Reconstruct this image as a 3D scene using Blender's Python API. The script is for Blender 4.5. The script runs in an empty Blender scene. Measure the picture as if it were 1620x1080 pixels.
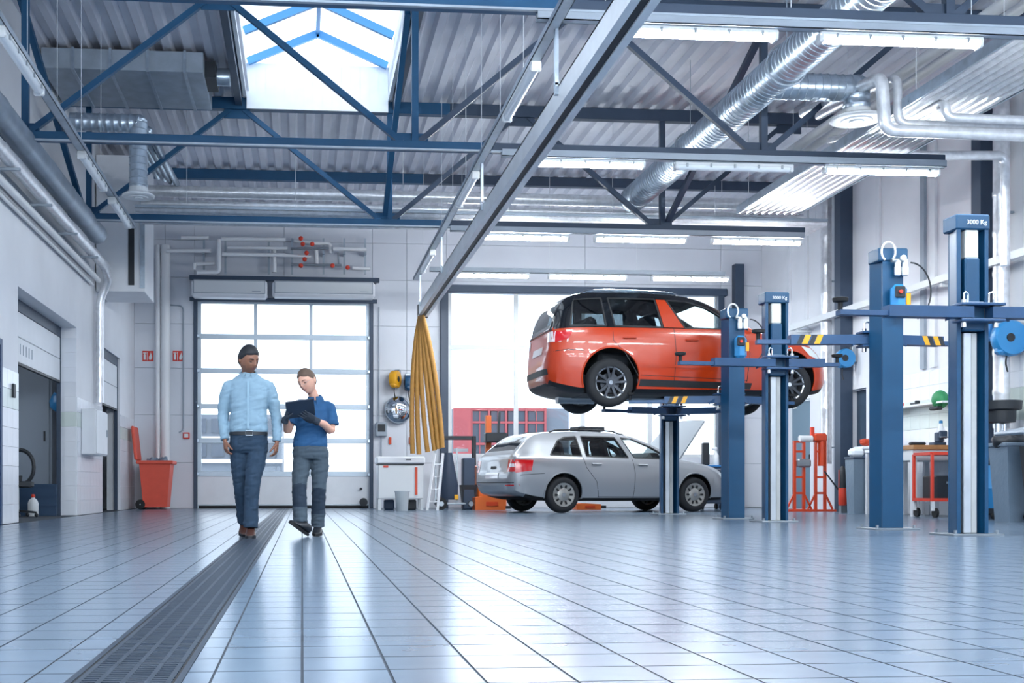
import bpy, bmesh, math, random
from mathutils import Vector as V, Matrix, Quaternion, noise
from mathutils.bvhtree import BVHTree
random.seed(7)
R = math.radians
sc = bpy.context.scene
COL = sc.collection

# ------------------------------------------------------------------ camera
FPX, CPX, CPY, CAMH = 1800.0, 632.0, 772.0, 0.4325
YAW = math.atan(154 / 1800.0)
cam_d = bpy.data.cameras.new('camera'); cam = bpy.data.objects.new('camera', cam_d); COL.objects.link(cam)
cam_d.sensor_width = 36; cam_d.lens = FPX / 1620 * 36
cam_d.shift_x = (810 - CPX) / 1620; cam_d.shift_y = (CPY - 540) / 1620
cam_d.clip_start = .05; cam_d.clip_end = 400
cam.location = (0, 0, CAMH); cam.rotation_euler = (R(90), 0, -YAW)
sc.camera = cam
# ------------------------------------------------------------------ sky and exposure
w = bpy.data.worlds.new('sky'); sc.world = w; w.use_nodes = True
bg = w.node_tree.nodes['Background']
bg.inputs[0].default_value = (0.86, 0.96, 1.10, 1); bg.inputs[1].default_value = 2.1
sc.view_settings.view_transform = 'Standard'; sc.view_settings.look = 'None'
sc.view_settings.gamma = 1; sc.view_settings.use_curve_mapping = False
sc.view_settings.exposure = 0.64
LAMP = 112.0
cy = sc.cycles
cy.use_denoising = True; cy.max_bounces = 8; cy.diffuse_bounces = 4; cy.glossy_bounces = 4
cy.transparent_max_bounces = 12; cy.transmission_bounces = 6
cy.sample_clamp_indirect = 12; cy.caustics_reflective = False; cy.caustics_refractive = False

# ------------------------------------------------------------------ pixel to world (a direction; the plane gives the distance)
def ray(px, py):
    a = (px - CPX) / FPX; b = (CPY - py) / FPX
    return V((math.sin(YAW) + a * math.cos(YAW), math.cos(YAW) - a * math.sin(YAW), b))
CO = V((0, 0, CAMH))
def AZ(px, py, z=0.0):
    d = ray(px, py); return CO + d * ((z - CAMH) / d.z)
def AY(px, py, Y):
    d = ray(px, py); return CO + d * (Y / d.y)
def AX(px, py, X):
    d = ray(px, py); return CO + d * (X / d.x)
def proj(p):
    r = p[0] * math.cos(YAW) - p[1] * math.sin(YAW); d = p[0] * math.sin(YAW) + p[1] * math.cos(YAW)
    return (CPX + FPX * r / d, CPY - FPX * (p[2] - CAMH) / d)

# ------------------------------------------------------------------ materials
def lin(h):
    h = h.lstrip('#'); o = []
    for i in (0, 2, 4):
        v = int(h[i:i + 2], 16) / 255
        o.append(v / 12.92 if v <= .04045 else ((v + .055) / 1.055) ** 2.4)
    return tuple(o) + (1,)
MATS = {}
def mat(name, col, rough=.5, metal=0, var=0, vscale=6, bump=0, bscale=40, coat=0, emit=None, spec=.5, trans=0, sub=0):
    m = bpy.data.materials.new(name); m.use_nodes = True; nt = m.node_tree; b = nt.nodes['Principled BSDF']
    c = lin(col) if isinstance(col, str) else tuple(col) + (1,)
    b.inputs['Base Color'].default_value = c; b.inputs['Roughness'].default_value = rough
    b.inputs['Metallic'].default_value = metal; b.inputs['Coat Weight'].default_value = coat
    b.inputs['Coat Roughness'].default_value = .04; b.inputs['Specular IOR Level'].default_value = spec
    b.inputs['Transmission Weight'].default_value = trans
    if sub: b.inputs['Subsurface Weight'].default_value = sub; b.inputs['Subsurface Scale'].default_value = .02
    if var or bump:
        tc = nt.nodes.new('ShaderNodeTexCoord')
    if var:
        n = nt.nodes.new('ShaderNodeTexNoise'); n.inputs['Scale'].default_value = vscale; n.inputs['Detail'].default_value = 4
        nt.links.new(tc.outputs['Object'], n.inputs['Vector'])
        mr = nt.nodes.new('ShaderNodeMapRange'); mr.inputs['From Min'].default_value = .3; mr.inputs['From Max'].default_value = .7
        mr.inputs['To Min'].default_value = 1 - var; mr.inputs['To Max'].default_value = 1 + var * .6
        nt.links.new(n.outputs['Fac'], mr.inputs['Value'])
        mx = nt.nodes.new('ShaderNodeVectorMath'); mx.operation = 'SCALE'; mx.inputs[0].default_value = c[:3]
        nt.links.new(mr.outputs['Result'], mx.inputs['Scale']); nt.links.new(mx.outputs['Vector'], b.inputs['Base Color'])
        m2 = nt.nodes.new('ShaderNodeMapRange'); m2.inputs['To Min'].default_value = max(.02, rough - var * .3); m2.inputs['To Max'].default_value = min(1, rough + var * .3)
        nt.links.new(n.outputs['Fac'], m2.inputs['Value']); nt.links.new(m2.outputs['Result'], b.inputs['Roughness'])
    if bump:
        n = nt.nodes.new('ShaderNodeTexNoise'); n.inputs['Scale'].default_value = bscale; n.inputs['Detail'].default_value = 3
        nt.links.new(tc.outputs['Object'], n.inputs['Vector'])
        bp = nt.nodes.new('ShaderNodeBump'); bp.inputs['Strength'].default_value = bump; bp.inputs['Distance'].default_value = .01
        nt.links.new(n.outputs['Fac'], bp.inputs['Height']); nt.links.new(bp.outputs['Normal'], b.inputs['Normal'])
    if emit:
        ec, es = emit
        b.inputs['Emission Color'].default_value = tuple(ec) + (1,); b.inputs['Emission Strength'].default_value = es
    MATS[name] = m
    return m
def glass(name, tint, refl=.06, ior=1.45):
    m = bpy.data.materials.new(name); m.use_nodes = True; nt = m.node_tree
    for n in list(nt.nodes): nt.nodes.remove(n)
    o = nt.nodes.new('ShaderNodeOutputMaterial'); t = nt.nodes.new('ShaderNodeBsdfTransparent'); g = nt.nodes.new('ShaderNodeBsdfGlossy')
    t.inputs[0].default_value = tuple(tint) + (1,); g.inputs['Roughness'].default_value = .02; g.inputs['Color'].default_value = (1, 1, 1, 1)
    lw = nt.nodes.new('ShaderNodeLayerWeight'); lw.inputs['Blend'].default_value = .5
    pw = nt.nodes.new('ShaderNodeMath'); pw.operation = 'POWER'; pw.inputs[1].default_value = 5; nt.links.new(lw.outputs['Facing'], pw.inputs[0])
    f = nt.nodes.new('ShaderNodeMath'); f.operation = 'MULTIPLY_ADD'; f.inputs[1].default_value = .9; f.inputs[2].default_value = refl; nt.links.new(pw.outputs[0], f.inputs[0])
    mx = nt.nodes.new('ShaderNodeMixShader')
    nt.links.new(f.outputs[0], mx.inputs[0]); nt.links.new(t.outputs[0], mx.inputs[1]); nt.links.new(g.outputs[0], mx.inputs[2])
    nt.links.new(mx.outputs[0], o.inputs[0]); MATS[name] = m
    return m
mat('plaster', '#eceef3', .85, var=.05, vscale=1.2)
mat('wall_panel', '#d5d9e1', .6, var=.05, vscale=.8)
mat('wall_panel_upper', '#cfd3dc', .6, var=.05, vscale=.8)
mat('wall_tile', '#e4e8ef', .25, var=.04, vscale=2)
mat('wall_tile_green', '#cfdad6', .3, var=.05, vscale=2)
mat('floor_joint', '#323c48', .95)
mat('grout', '#b4bdc9', .9)
mat('roof_deck', '#dadce6', .5, 0, var=.1, vscale=1.5)
mat('truss_blue', '#1b4f74', .45, var=.1, vscale=3, spec=.4)
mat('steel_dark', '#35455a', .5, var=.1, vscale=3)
mat('galv', '#b9c6d2', .3, .85, var=.18, vscale=9)
mat('galv_dull', '#a8b4c0', .45, .6, var=.15, vscale=5)
mat('alu', '#e3e8ed', .35, .1, var=.08, vscale=4)
mat('alu_frame', '#b3bfca', .4, .5)
mat('jacket', '#e2e5ea', .3, .45, var=.15, vscale=12, bump=.15, bscale=30)
mat('white_paint', '#e6e9ee', .5, var=.04, vscale=3)
mat('offwhite', '#d9dde0', .45)
mat('grey_paint', '#9aa5b1', .5, var=.06)
mat('dark_plastic', '#20262d', .5)
mat('black_rubber', '#16181b', .75, var=.15, vscale=20)
mat('lift_blue', '#0a456a', .42, var=.08, vscale=4)
mat('lift_blue_light', '#2f78b8', .4)
mat('reel_blue', '#2b84bf', .35, coat=.3)
mat('yellow', '#e2a21c', .45)
mat('hose_yellow', '#bd8a42', .55, var=.1, vscale=14)
mat('red', '#d8412b', .45, var=.06)
mat('bin_red', '#e0553f', .45, var=.05)
mat('orange_red', '#cf431d', .4, var=.1)
mat('orange_box', '#d8672a', .5)
mat('wood', '#a77a4c', .5, var=.2, vscale=8)
mat('chrome', '#dfe4e8', .12, 1)
mat('steel', '#9aa2a9', .35, .8, var=.1)
mat('cable', '#20252c', .6)
mat('cable_white', '#d8dde2', .6)
mat('lens_white', '#e4ebf2', .35)
mat('lamp_glow', '#ffffff', .4, emit=((.91, .965, 1.0), LAMP))
mat('bag', '#6f8192', .3, bump=.5, bscale=14)
mat('green', '#2d8a57', .5)
mat('clear_plastic', '#dfe8ee', .2, trans=.5)
mat('pipe_white', '#e7e9ec', .45)
mat('concrete', '#b9bcbe', .9, var=.08)
mat('facade_red', '#a05054', .8)
mat('facade_grey', '#6c747e', .8)
mat('facade_pane', '#3b4654', .3)
mat('sign_red', '#d23a2e', .5)
mat('mirror', '#e8edf2', .03, 1)
glass('pane_glass', (.95, .97, .98), .03)
glass('car_glass', (.28, .33, .35), ior=1.5)
glass('car_glass_clear', (.8, .88, .88), ior=1.5)

# ------------------------------------------------------------------ mesh helpers
def frame(d, up=V((0, 0, 1))):
    d = V(d).normalized()
    if abs(d.dot(up)) > .999: up = V((0, 1, 0))
    s = d.cross(up).normalized(); u = s.cross(d).normalized()
    return d, s, u
class MB:
    def __init__(s): s.v = []; s.f = []; s.mi = []; s.m = 0; s.T = None
    def add(s, vs, fs):
        b = len(s.v)
        if s.T is not None: vs = [s.T @ V(p) for p in vs]
        s.v += [tuple(p) for p in vs]
        for f in fs: s.f.append(tuple(i + b for i in f)); s.mi.append(s.m)
        return s
    def box(s, x0, x1, y0, y1, z0, z1, bev=0, M=None):
        if x0 > x1: x0, x1 = x1, x0
        if y0 > y1: y0, y1 = y1, y0
        if z0 > z1: z0, z1 = z1, z0
        if bev <= 0:
            vs = [(x, y, z) for x in (x0, x1) for y in (y0, y1) for z in (z0, z1)]
            fs = [(0, 1, 3, 2), (4, 6, 7, 5), (0, 4, 5, 1), (2, 3, 7, 6), (0, 2, 6, 4), (1, 5, 7, 3)]
        else:
            b = min(bev, (x1 - x0) / 2.01, (y1 - y0) / 2.01, (z1 - z0) / 2.01); vs = []; idx = {}
            for i, x in enumerate((x0, x1)):
                for j, y in enumerate((y0, y1)):
                    for k, z in enumerate((z0, z1)):
                        sx, sy, sz = (1, -1)[i] * b, (1, -1)[j] * b, (1, -1)[k] * b
                        idx[i, j, k] = len(vs)
                        vs += [(x, y + sy, z + sz), (x + sx, y, z + sz), (x + sx, y + sy, z)]
            g = lambda i, j, k, a: idx[i, j, k] + a
            fs = []
            for i in (0, 1):
                q = [g(i, 0, 0, 0), g(i, 1, 0, 0), g(i, 1, 1, 0), g(i, 0, 1, 0)]; fs.append(q if i else q[::-1])
                q = [g(0, i, 0, 1), g(0, i, 1, 1), g(1, i, 1, 1), g(1, i, 0, 1)]; fs.append(q if i else q[::-1])
                q = [g(0, 0, i, 2), g(1, 0, i, 2), g(1, 1, i, 2), g(0, 1, i, 2)]; fs.append(q if i else q[::-1])
            for i in (0, 1):
                for j in (0, 1):
                    q = [g(i, j, 0, 0), g(i, j, 1, 0), g(i, j, 1, 1), g(i, j, 0, 1)]; fs.append(q if i != j else q[::-1])
                    q = [g(i, 0, j, 0), g(i, 0, j, 2), g(i, 1, j, 2), g(i, 1, j, 0)]; fs.append(q if i == j else q[::-1])
                    q = [g(0, i, j, 1), g(1, i, j, 1), g(1, i, j, 2), g(0, i, j, 2)]; fs.append(q if i == j else q[::-1])
            for (i, j, k) in idx:
                q = [g(i, j, k, 0), g(i, j, k, 1), g(i, j, k, 2)]; fs.append(q if (i + j + k) % 2 else q[::-1])
        if M is not None: vs = [M @ V(p) for p in vs]
        return s.add(vs, fs)
    def cbox(s, c, size, bev=0, rz=0, M=None):
        hx, hy, hz = size[0] / 2, size[1] / 2, size[2] / 2
        T = Matrix.Translation(V(c)) @ (M if M is not None else Matrix.Rotation(rz, 4, 'Z'))
        return s.box(-hx, hx, -hy, hy, -hz, hz, bev, T)
    def bar(s, p0, p1, wd, ht, up=(0, 0, 1)):
        p0, p1 = V(p0), V(p1); d, sd, u = frame(p1 - p0, V(up)); a, b = sd * wd / 2, u * ht / 2
        vs = [p0 - a - b, p0 + a - b, p0 + a + b, p0 - a + b, p1 - a - b, p1 + a - b, p1 + a + b, p1 - a + b]
        return s.add(vs, [(3, 2, 1, 0), (4, 5, 6, 7), (0, 1, 5, 4), (1, 2, 6, 5), (2, 3, 7, 6), (3, 0, 4, 7)])
    def tube(s, pts, r, n=8, cap=True, closed=False, sy=1.0):
        pts = [V(p) for p in pts]; m = len(pts); rs = r if isinstance(r, (list, tuple)) else [r] * m
        vs = []; pu = None
        for i, p in enumerate(pts):
            a = pts[(i - 1) % m] if (i or closed) else p; b = pts[(i + 1) % m] if (i < m - 1 or closed) else p
            d = (b - a).normalized()
            if pu is None: d, sd, u = frame(d)
            else:
                u = (pu - d * pu.dot(d))
                if u.length < 1e-6: u = frame(d)[2]
                u.normalize(); sd = d.cross(u).normalized()
            pu = u
            for k in range(n):
                t = 2 * math.pi * k / n; vs.append(p + sd * math.cos(t) * rs[i] + u * math.sin(t) * rs[i] * sy)
        fs = []
        for i in range(m if closed else m - 1):
            j = (i + 1) % m
            for k in range(n): fs.append((i * n + k, i * n + (k + 1) % n, j * n + (k + 1) % n, j * n + k))
        if cap and not closed:
            fs.append(tuple(range(n))[::-1]); fs.append(tuple((m - 1) * n + k for k in range(n)))
        return s.add(vs, fs)
    def cyl(s, p0, p1, r, n=16, r2=None): return s.tube([p0, p1], [r, r if r2 is None else r2], n)
    def lathe(s, prof, n=24, M=None, cap=True):
        vs = []; m = len(prof)
        for (r, z) in prof:
            for k in range(n):
                t = 2 * math.pi * k / n; vs.append((r * math.cos(t), r * math.sin(t), z))
        fs = [(i * n + k, i * n + (k + 1) % n, (i + 1) * n + (k + 1) % n, (i + 1) * n + k) for i in range(m - 1) for k in range(n)]
        if cap: fs += [tuple(range(n))[::-1], tuple((m - 1) * n + k for k in range(n))]
        if M is not None: vs = [M @ V(p) for p in vs]
        return s.add(vs, fs)
    def ball(s, c, r, n=14, m=9, M=None):
        r = (r, r, r) if not isinstance(r, (tuple, list)) else r
        T = Matrix.Translation(V(c)) @ (M if M is not None else Matrix.Identity(4))
        vs = [(0, 0, -r[2])]
        for i in range(1, m):
            p = -math.pi / 2 + math.pi * i / m
            for k in range(n):
                t = 2 * math.pi * k / n; vs.append((r[0] * math.cos(p) * math.cos(t), r[1] * math.cos(p) * math.sin(t), r[2] * math.sin(p)))
        vs.append((0, 0, r[2])); fs = []
        for k in range(n):
            fs.append((0, 1 + (k + 1) % n, 1 + k)); fs.append((len(vs) - 1, len(vs) - 1 - n + k, len(vs) - 1 - n + (k + 1) % n))
        for i in range(m - 2):
            for k in range(n): fs.append((1 + i * n + k, 1 + i * n + (k + 1) % n, 1 + (i + 1) * n + (k + 1) % n, 1 + (i + 1) * n + k))
        return s.add([T @ V(p) for p in vs], fs)
    def prism(s, poly, a, b, axis='y', M=None):
        n = len(poly); mk = {'y': lambda p, t: (p[0], t, p[1]), 'x': lambda p, t: (t, p[0], p[1]), 'z': lambda p, t: (p[0], p[1], t)}[axis]
        vs = [mk(p, a) for p in poly] + [mk(p, b) for p in poly]
        ar = sum(poly[i][0] * poly[(i + 1) % n][1] - poly[(i + 1) % n][0] * poly[i][1] for i in range(n))
        fs = [tuple(range(n)), tuple(range(2 * n - 1, n - 1, -1))] + [(i, i + n, (i + 1) % n + n, (i + 1) % n) for i in range(n)]
        flip = (ar > 0) == (axis != 'y'); flip = flip if b > a else not flip
        if flip: fs = [f[::-1] for f in fs]
        if M is not None: vs = [M @ V(p) for p in vs]
        return s.add(vs, fs)
    def loft(s, rings, cap=True, closed_ring=True):
        n = len(rings[0]); vs = [p for r in rings for p in r]; fs = []
        for i in range(len(rings) - 1):
            for k in range(n if closed_ring else n - 1): fs.append((i * n + k, i * n + (k + 1) % n, (i + 1) * n + (k + 1) % n, (i + 1) * n + k))
        if cap: fs += [tuple(range(n))[::-1], tuple((len(rings) - 1) * n + k for k in range(n))]
        return s.add(vs, fs)
    def mesh(s, name, mats, smooth=None):
        me = bpy.data.meshes.new(name); me.from_pydata(s.v, [], s.f)
        for m_ in (mats if isinstance(mats, (list, tuple)) else [mats]): me.materials.append(MATS[m_] if isinstance(m_, str) else m_)
        if any(s.mi): me.polygons.foreach_set('material_index', s.mi)
        if smooth:
            me.polygons.foreach_set('use_smooth', [True] * len(me.polygons)); me.update()
            me.set_sharp_from_angle(angle=R(smooth))
        me.update()
        return me
    def build(s, name, mats, parent=None, smooth=38, world=False, loc=None):
        if parent is not None and world:
            inv = wm(parent).inverted(); s.v = [tuple(inv @ V(p)) for p in s.v]
        elif parent is None and loc is None and s.v:      # a top-level mesh in world coordinates: origin at its base
            lo = [min(p[i] for p in s.v) for i in range(3)]; hi = [max(p[i] for p in s.v) for i in range(3)]
            loc = V(((lo[0] + hi[0]) / 2, (lo[1] + hi[1]) / 2, lo[2])); s.v = [tuple(V(p) - loc) for p in s.v]
        o = bpy.data.objects.new(name, s.mesh(name, mats, smooth)); COL.objects.link(o)
        if parent is not None: o.parent = parent
        if loc is not None: o.location = loc
        return o
def wm(o):
    m = o.matrix_basis.copy(); p = o.parent
    while p is not None: m = p.matrix_basis @ m; p = p.parent
    return m
def tag(o, label=None, cat=None, group=None, kind=None):
    if label: o['label'] = label
    if cat: o['category'] = cat
    if group: o['group'] = group
    if kind: o['kind'] = kind
    return o
def thing(name, label, cat, loc=(0, 0, 0), rz=0, group=None):
    o = bpy.data.objects.new(name, None); COL.objects.link(o); o.location = loc; o.rotation_euler = (0, 0, rz); o.empty_display_size = .1
    return tag(o, label, cat, group)
def struct(name, mb, m, parent=None, smooth=None):
    o = mb.build(name, m, parent, smooth, world=parent is not None)
    if parent is None: o['kind'] = 'structure'
    return o
def put(name, me, loc, parent=None, rz=0):
    o = bpy.data.objects.new(name, me); COL.objects.link(o); o.location = loc; o.rotation_euler = (0, 0, rz)
    if parent is not None: o.parent = parent
    return o
def copy_tree(o, parent=None):
    c = o.copy(); COL.objects.link(c); c.parent = parent
    for ch in list(o.children): copy_tree(ch, c)
    return c
def arc(c, r, a0, a1, n, plane='xz'):
    o = []
    for i in range(n + 1):
        t = a0 + (a1 - a0) * i / n; u, v_ = r * math.cos(t), r * math.sin(t)
        o.append(V(c) + (V((u, 0, v_)) if plane == 'xz' else V((u, v_, 0)) if plane == 'xy' else V((0, u, v_))))
    return o
def rounded(pts, rad, n=5):
    """polyline with its corners rounded"""
    pts = [V(p) for p in pts]; out = [pts[0]]
    for i in range(1, len(pts) - 1):
        a, b, c = pts[i - 1], pts[i], pts[i + 1]; d0 = (a - b); d1 = (c - b); r = min(rad, d0.length * .49, d1.length * .49)
        p0 = b + d0.normalized() * r; p1 = b + d1.normalized() * r
        for k in range(n + 1):
            t = k / n; out.append(p0 * (1 - t) ** 2 + b * 2 * t * (1 - t) + p1 * t ** 2)
    return out + [pts[-1]]
def text_mb(txt, size, depth=.002):
    cu = bpy.data.curves.new('lettering', 'FONT'); cu.body = txt; cu.size = size; cu.extrude = depth; cu.align_x = 'CENTER'; cu.align_y = 'CENTER'; cu.resolution_u = 3
    ob = bpy.data.objects.new('lettering', cu); COL.objects.link(ob); bpy.context.view_layer.update()
    me = bpy.data.meshes.new_from_object(ob.evaluated_get(bpy.context.evaluated_depsgraph_get()))
    mb = MB(); mb.add([v.co.copy() for v in me.vertices], [tuple(p.vertices) for p in me.polygons])
    bpy.data.objects.remove(ob); bpy.data.curves.remove(cu); bpy.data.meshes.remove(me)
    return mb
# ================================================================== THE HALL
XL, XR, YB, YN, ZR = -3.57, 10.25, 24.7, -5.0, 6.45
TW = .205
# ---- floor: slab with recessed joints, tiles proud of it
floor = MB().box(XL - .3, XR + .3, YN - .3, YB + .4, -.25, -.002).box(XL - 4.0, XL - .3, 12, YB, -.25, -.002).build('floor', 'floor_joint', None, None)
tag(floor, kind='structure')
def floor_tile_mat():
    m = mat('floor_tile', '#68798b', .2, spec=.28); nt = m.node_tree; b = nt.nodes['Principled BSDF']
    g = nt.nodes.new('ShaderNodeNewGeometry')
    d = nt.nodes.new('ShaderNodeVectorMath'); d.operation = 'MULTIPLY'; d.inputs[1].default_value = (1 / TW, 1 / TW, 0); nt.links.new(g.outputs['Position'], d.inputs[0])
    ad = nt.nodes.new('ShaderNodeVectorMath'); ad.operation = 'ADD'; ad.inputs[1].default_value = (100.0, 100.0 - 2.71 / TW, 0); nt.links.new(d.outputs[0], ad.inputs[0])
    fl = nt.nodes.new('ShaderNodeVectorMath'); fl.operation = 'FLOOR'; nt.links.new(ad.outputs[0], fl.inputs[0])
    wn = nt.nodes.new('ShaderNodeTexWhiteNoise'); wn.noise_dimensions = '3D'; nt.links.new(fl.outputs[0], wn.inputs['Vector'])
    n = nt.nodes.new('ShaderNodeTexNoise'); n.inputs['Scale'].default_value = 5; n.inputs['Detail'].default_value = 5; nt.links.new(g.outputs['Position'], n.inputs['Vector'])
    a = nt.nodes.new('ShaderNodeMapRange'); a.inputs['To Min'].default_value = .95; a.inputs['To Max'].default_value = 1.03; nt.links.new(wn.outputs['Value'], a.inputs['Value'])
    e = nt.nodes.new('ShaderNodeMapRange'); e.inputs['From Min'].default_value = .3; e.inputs['From Max'].default_value = .7; e.inputs['To Min'].default_value = .94; e.inputs['To Max'].default_value = 1.04; nt.links.new(n.outputs['Fac'], e.inputs['Value'])
    mu = nt.nodes.new('ShaderNodeMath'); mu.operation = 'MULTIPLY'; nt.links.new(a.outputs[0], mu.inputs[0]); nt.links.new(e.outputs[0], mu.inputs[1])
    s_ = nt.nodes.new('ShaderNodeVectorMath'); s_.operation = 'SCALE'; s_.inputs[0].default_value = lin('#68798b')[:3]; nt.links.new(mu.outputs[0], s_.inputs['Scale']); nt.links.new(s_.outputs[0], b.inputs['Base Color'])
    r = nt.nodes.new('ShaderNodeMapRange'); r.inputs['To Min'].default_value = .21; r.inputs['To Max'].default_value = .22; nt.links.new(n.outputs['Fac'], r.inputs['Value']); nt.links.new(r.outputs[0], b.inputs['Roughness'])
floor_tile_mat()
DX0, DX1 = -.516, -.279
J = .003
tb = MB()
h = TW / 2 - J; c_ = .0006
def tile_geo(mb, cx, cy, x0=-h, x1=h, tz=0.0):
    y0, y1 = cy - h, cy + h; x0 += cx; x1 += cx; zb = -.002
    vs = [(x0, y0, zb), (x1, y0, zb), (x1, y1, zb), (x0, y1, zb), (x0, y0, tz - c_), (x1, y0, tz - c_), (x1, y1, tz - c_), (x0, y1, tz - c_),
          (x0 + c_, y0 + c_, tz), (x1 - c_, y0 + c_, tz), (x1 - c_, y1 - c_, tz), (x0 + c_, y1 - c_, tz)]
    mb.add(vs, [(8, 9, 10, 11), (0, 1, 5, 4), (1, 2, 6, 5), (2, 3, 7, 6), (3, 0, 4, 7), (4, 5, 9, 8), (5, 6, 10, 9), (6, 7, 11, 10), (7, 4, 8, 11)]); mb.mi[-8:] = [1] * 8
cells = []
for i in range(math.floor(XL / TW) + 1, math.ceil(XR / TW)):
    cx = (i + .5) * TW
    for j in range(-38, 108):
        cy = 2.71 + (j + .5) * TW
        if cy > YB - .05 or cy < YN: continue
        if DX0 < cx - h < DX1 or DX0 < cx + h < DX1: continue
        vis = 0
        if cy > 2.2:
            ps = [proj((cx + a, cy + b, 0)) for a, b in ((-h, -h), (h, -h), (h, h), (-h, h))]
            xs = [min(1620, max(0, p[0])) for p in ps]; ys = [min(1080, max(0, p[1])) for p in ps]
            vis = (max(xs) - min(xs)) * (max(ys) - min(ys))
        cells.append((vis, cx, cy))
cells.sort(reverse=True)
t1 = MB(); tile_geo(t1, 0, 0); tme = t1.mesh('tile', ['floor_tile', 'floor_joint'])
for n_, (vis, cx, cy) in enumerate(cells):
    if n_ < 298 and vis > 0:
        put('tile', tme, V((cx, cy, random.uniform(-.0002, .0002))) - floor.location, floor)
    else:
        tile_geo(tb, cx, cy, tz=random.uniform(-.0002, .0002))
# narrow cut tiles beside the drain
for j in range(-38, 108):
    cy = 2.71 + (j + .5) * TW
    if cy > YB - .1 or cy < YN: continue
    tile_geo(tb, 0, cy, -3 * TW + .002, DX0 - .012)
    tile_geo(tb, 0, cy, DX1 + .012, -TW - .002)
o = tb.build('tile_field', ['floor_tile', 'floor_joint'], floor, None, world=True); o['kind'] = 'stuff'
# ---- drain: frame with lift-out grates
drain = thing('floor_drain', 'long dark metal grated drain channel set into the tiled floor', 'drain', ((DX0 + DX1) / 2, 12, 0))
mat('grate', '#3c4857', .45, .5, var=.2, vscale=20)
mb = MB().box(DX0 - .011, DX0 + .004, YN + .2, 24.4, -.002, .001).box(DX1 - .004, DX1 + .011, YN + .2, 24.4, -.002, .001); mb.build('frame', 'grate', drain, None, world=True)
MB().box(DX0, DX1, YN + .2, 24.4, -.002, -.0012).build('channel', 'black_rubber', drain, None, world=True)
gm = MB(); L = .5; wd = DX1 - DX0 - .02
for k in range(18):
    y = -L / 2 + (k + .5) * L / 18; gm.box(-wd / 2, wd / 2, y - .008, y + .008, -.0012, .0012)
for x in (-wd / 2 + .008, -wd / 4, 0, wd / 4, wd / 2 - .008): gm.box(x - .006, x + .006, -L / 2 + .002, L / 2 - .002, -.0012, .002)
gme = gm.mesh('grate', 'grate')
for k in range(46):
    y = 1.6 + k * L
    if y < 24.2: put('grate', gme, (0, y - 12, 0), drain)

# ---- left wall with its openings
def wall_x(name, X0, X1, y0, y1, z0, z1, holes, m):
    """a wall of constant X, openings cut by leaving the cells out"""
    ys = sorted({y0, y1, *[v for h_ in holes for v in h_[:2]]}); zs = sorted({z0, z1, *[v for h_ in holes for v in h_[2:]]})
    mb = MB()
    for a, b in zip(ys, ys[1:]):
        run = None
        for c, d in zip(zs, zs[1:]):
            if any(h_[0] <= a and b <= h_[1] and h_[2] <= c and d <= h_[3] for h_ in holes): 
                if run: mb.box(X0, X1, a, b, run[0], run[1]); run = None
            else: run = (run[0], d) if run else (c, d)
        if run: mb.box(X0, X1, a, b, run[0], run[1])
    return struct(name, mb, m)
def wall_y(name, Y0, Y1, x0, x1, z0, z1, holes, m):
    xs = sorted({x0, x1, *[v for h_ in holes for v in h_[:2]]}); zs = sorted({z0, z1, *[v for h_ in holes for v in h_[2:]]})
    mb = MB()
    for a, b in zip(xs, xs[1:]):
        run = None
        for c, d in zip(zs, zs[1:]):
            if any(h_[0] <= a and b <= h_[1] and h_[2] <= c and d <= h_[3] for h_ in holes):
                if run: mb.box(a, b, Y0, Y1, run[0], run[1]); run = None
            else: run = (run[0], d) if run else (c, d)
        if run: mb.box(a, b, Y0, Y1, run[0], run[1])
    return struct(name, mb, m)
OP1 = (14.7, 18.45, 0, 2.98); OP2 = (20.75, 22.75, 0, 2.98); OP0 = (12.6, 13.85, 0, 2.2)
wall_left = wall_x('wall_left', XL - .25, XL, YN, YB, 0, ZR + .1, [OP0, OP1, OP2], 'plaster')
# clerestory of steel sheet above the masonry
# tiles on the lower left wall
def wall_tiles(parent, X, side, spans, z1, tw=.30, th=.235, green=None, gap=.0028, jamb=False):
    lib = {}
    for (ya, yb) in spans:
        n = max(1, round((yb - ya) / tw)); w_ = (yb - ya) / n
        for r in range(int(z1 / th + .01)):
            mname = 'wall_tile_green' if green and r in green else 'wall_tile'
            key = (round(w_, 3), mname)
            if key not in lib: lib[key] = MB().box(-.006, .006, -w_ / 2 + gap / 2, w_ / 2 - gap / 2, -th / 2 + gap / 2, th / 2 - gap / 2, .002).mesh('tile', mname)
            for k in range(n):
                put('tile', lib[key], V((X + side * .004, ya + (k + .5) * w_, (r + .5) * th)) - parent.location, parent)
wall_tiles(wall_left, XL, 1, [(13.87, 14.7), (18.45, 20.75), (22.75, 24.68)], 1.9, green=(6,))
# jamb tiles of the first opening (facing the camera)
jl = {}
for r in range(12):
    mname = 'wall_tile_green' if r == 6 else 'wall_tile'
    if mname not in jl: jl[mname] = MB().box(-.118, .118, -.006, .006, -.1155, .1155, .002).mesh('tile', mname)
    put('tile', jl[mname], V((XL - .125, OP1[1] - .004, (r + .5) * .235)) - wall_left.location, wall_left)
# ---- right wall
wall_right = wall_x('wall_right', XR, XR + .25, YN, YB, 0, ZR + .1, [(22.25, 23.3, 0, 2.25), (19.95, 20.55, 0, 2.27)], 'plaster')
wall_tiles(wall_right, XR, -1, [(15.2, 19.3)], 2.36, tw=.293, th=.235, green=(6, 7))
# ---- back wall
DR = (AY(308, 800, YB).x, AY(589, 800, YB).x, 0, 4.5)
WN = (AY(706, 700, YB).x, AY(1140, 700, YB).x, 1.12, 4.72)
wall_back = wall_y('wall_back', YB, YB + .22, XL, XR, 0, ZR + .1, [DR, WN], 'grey_paint')
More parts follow.
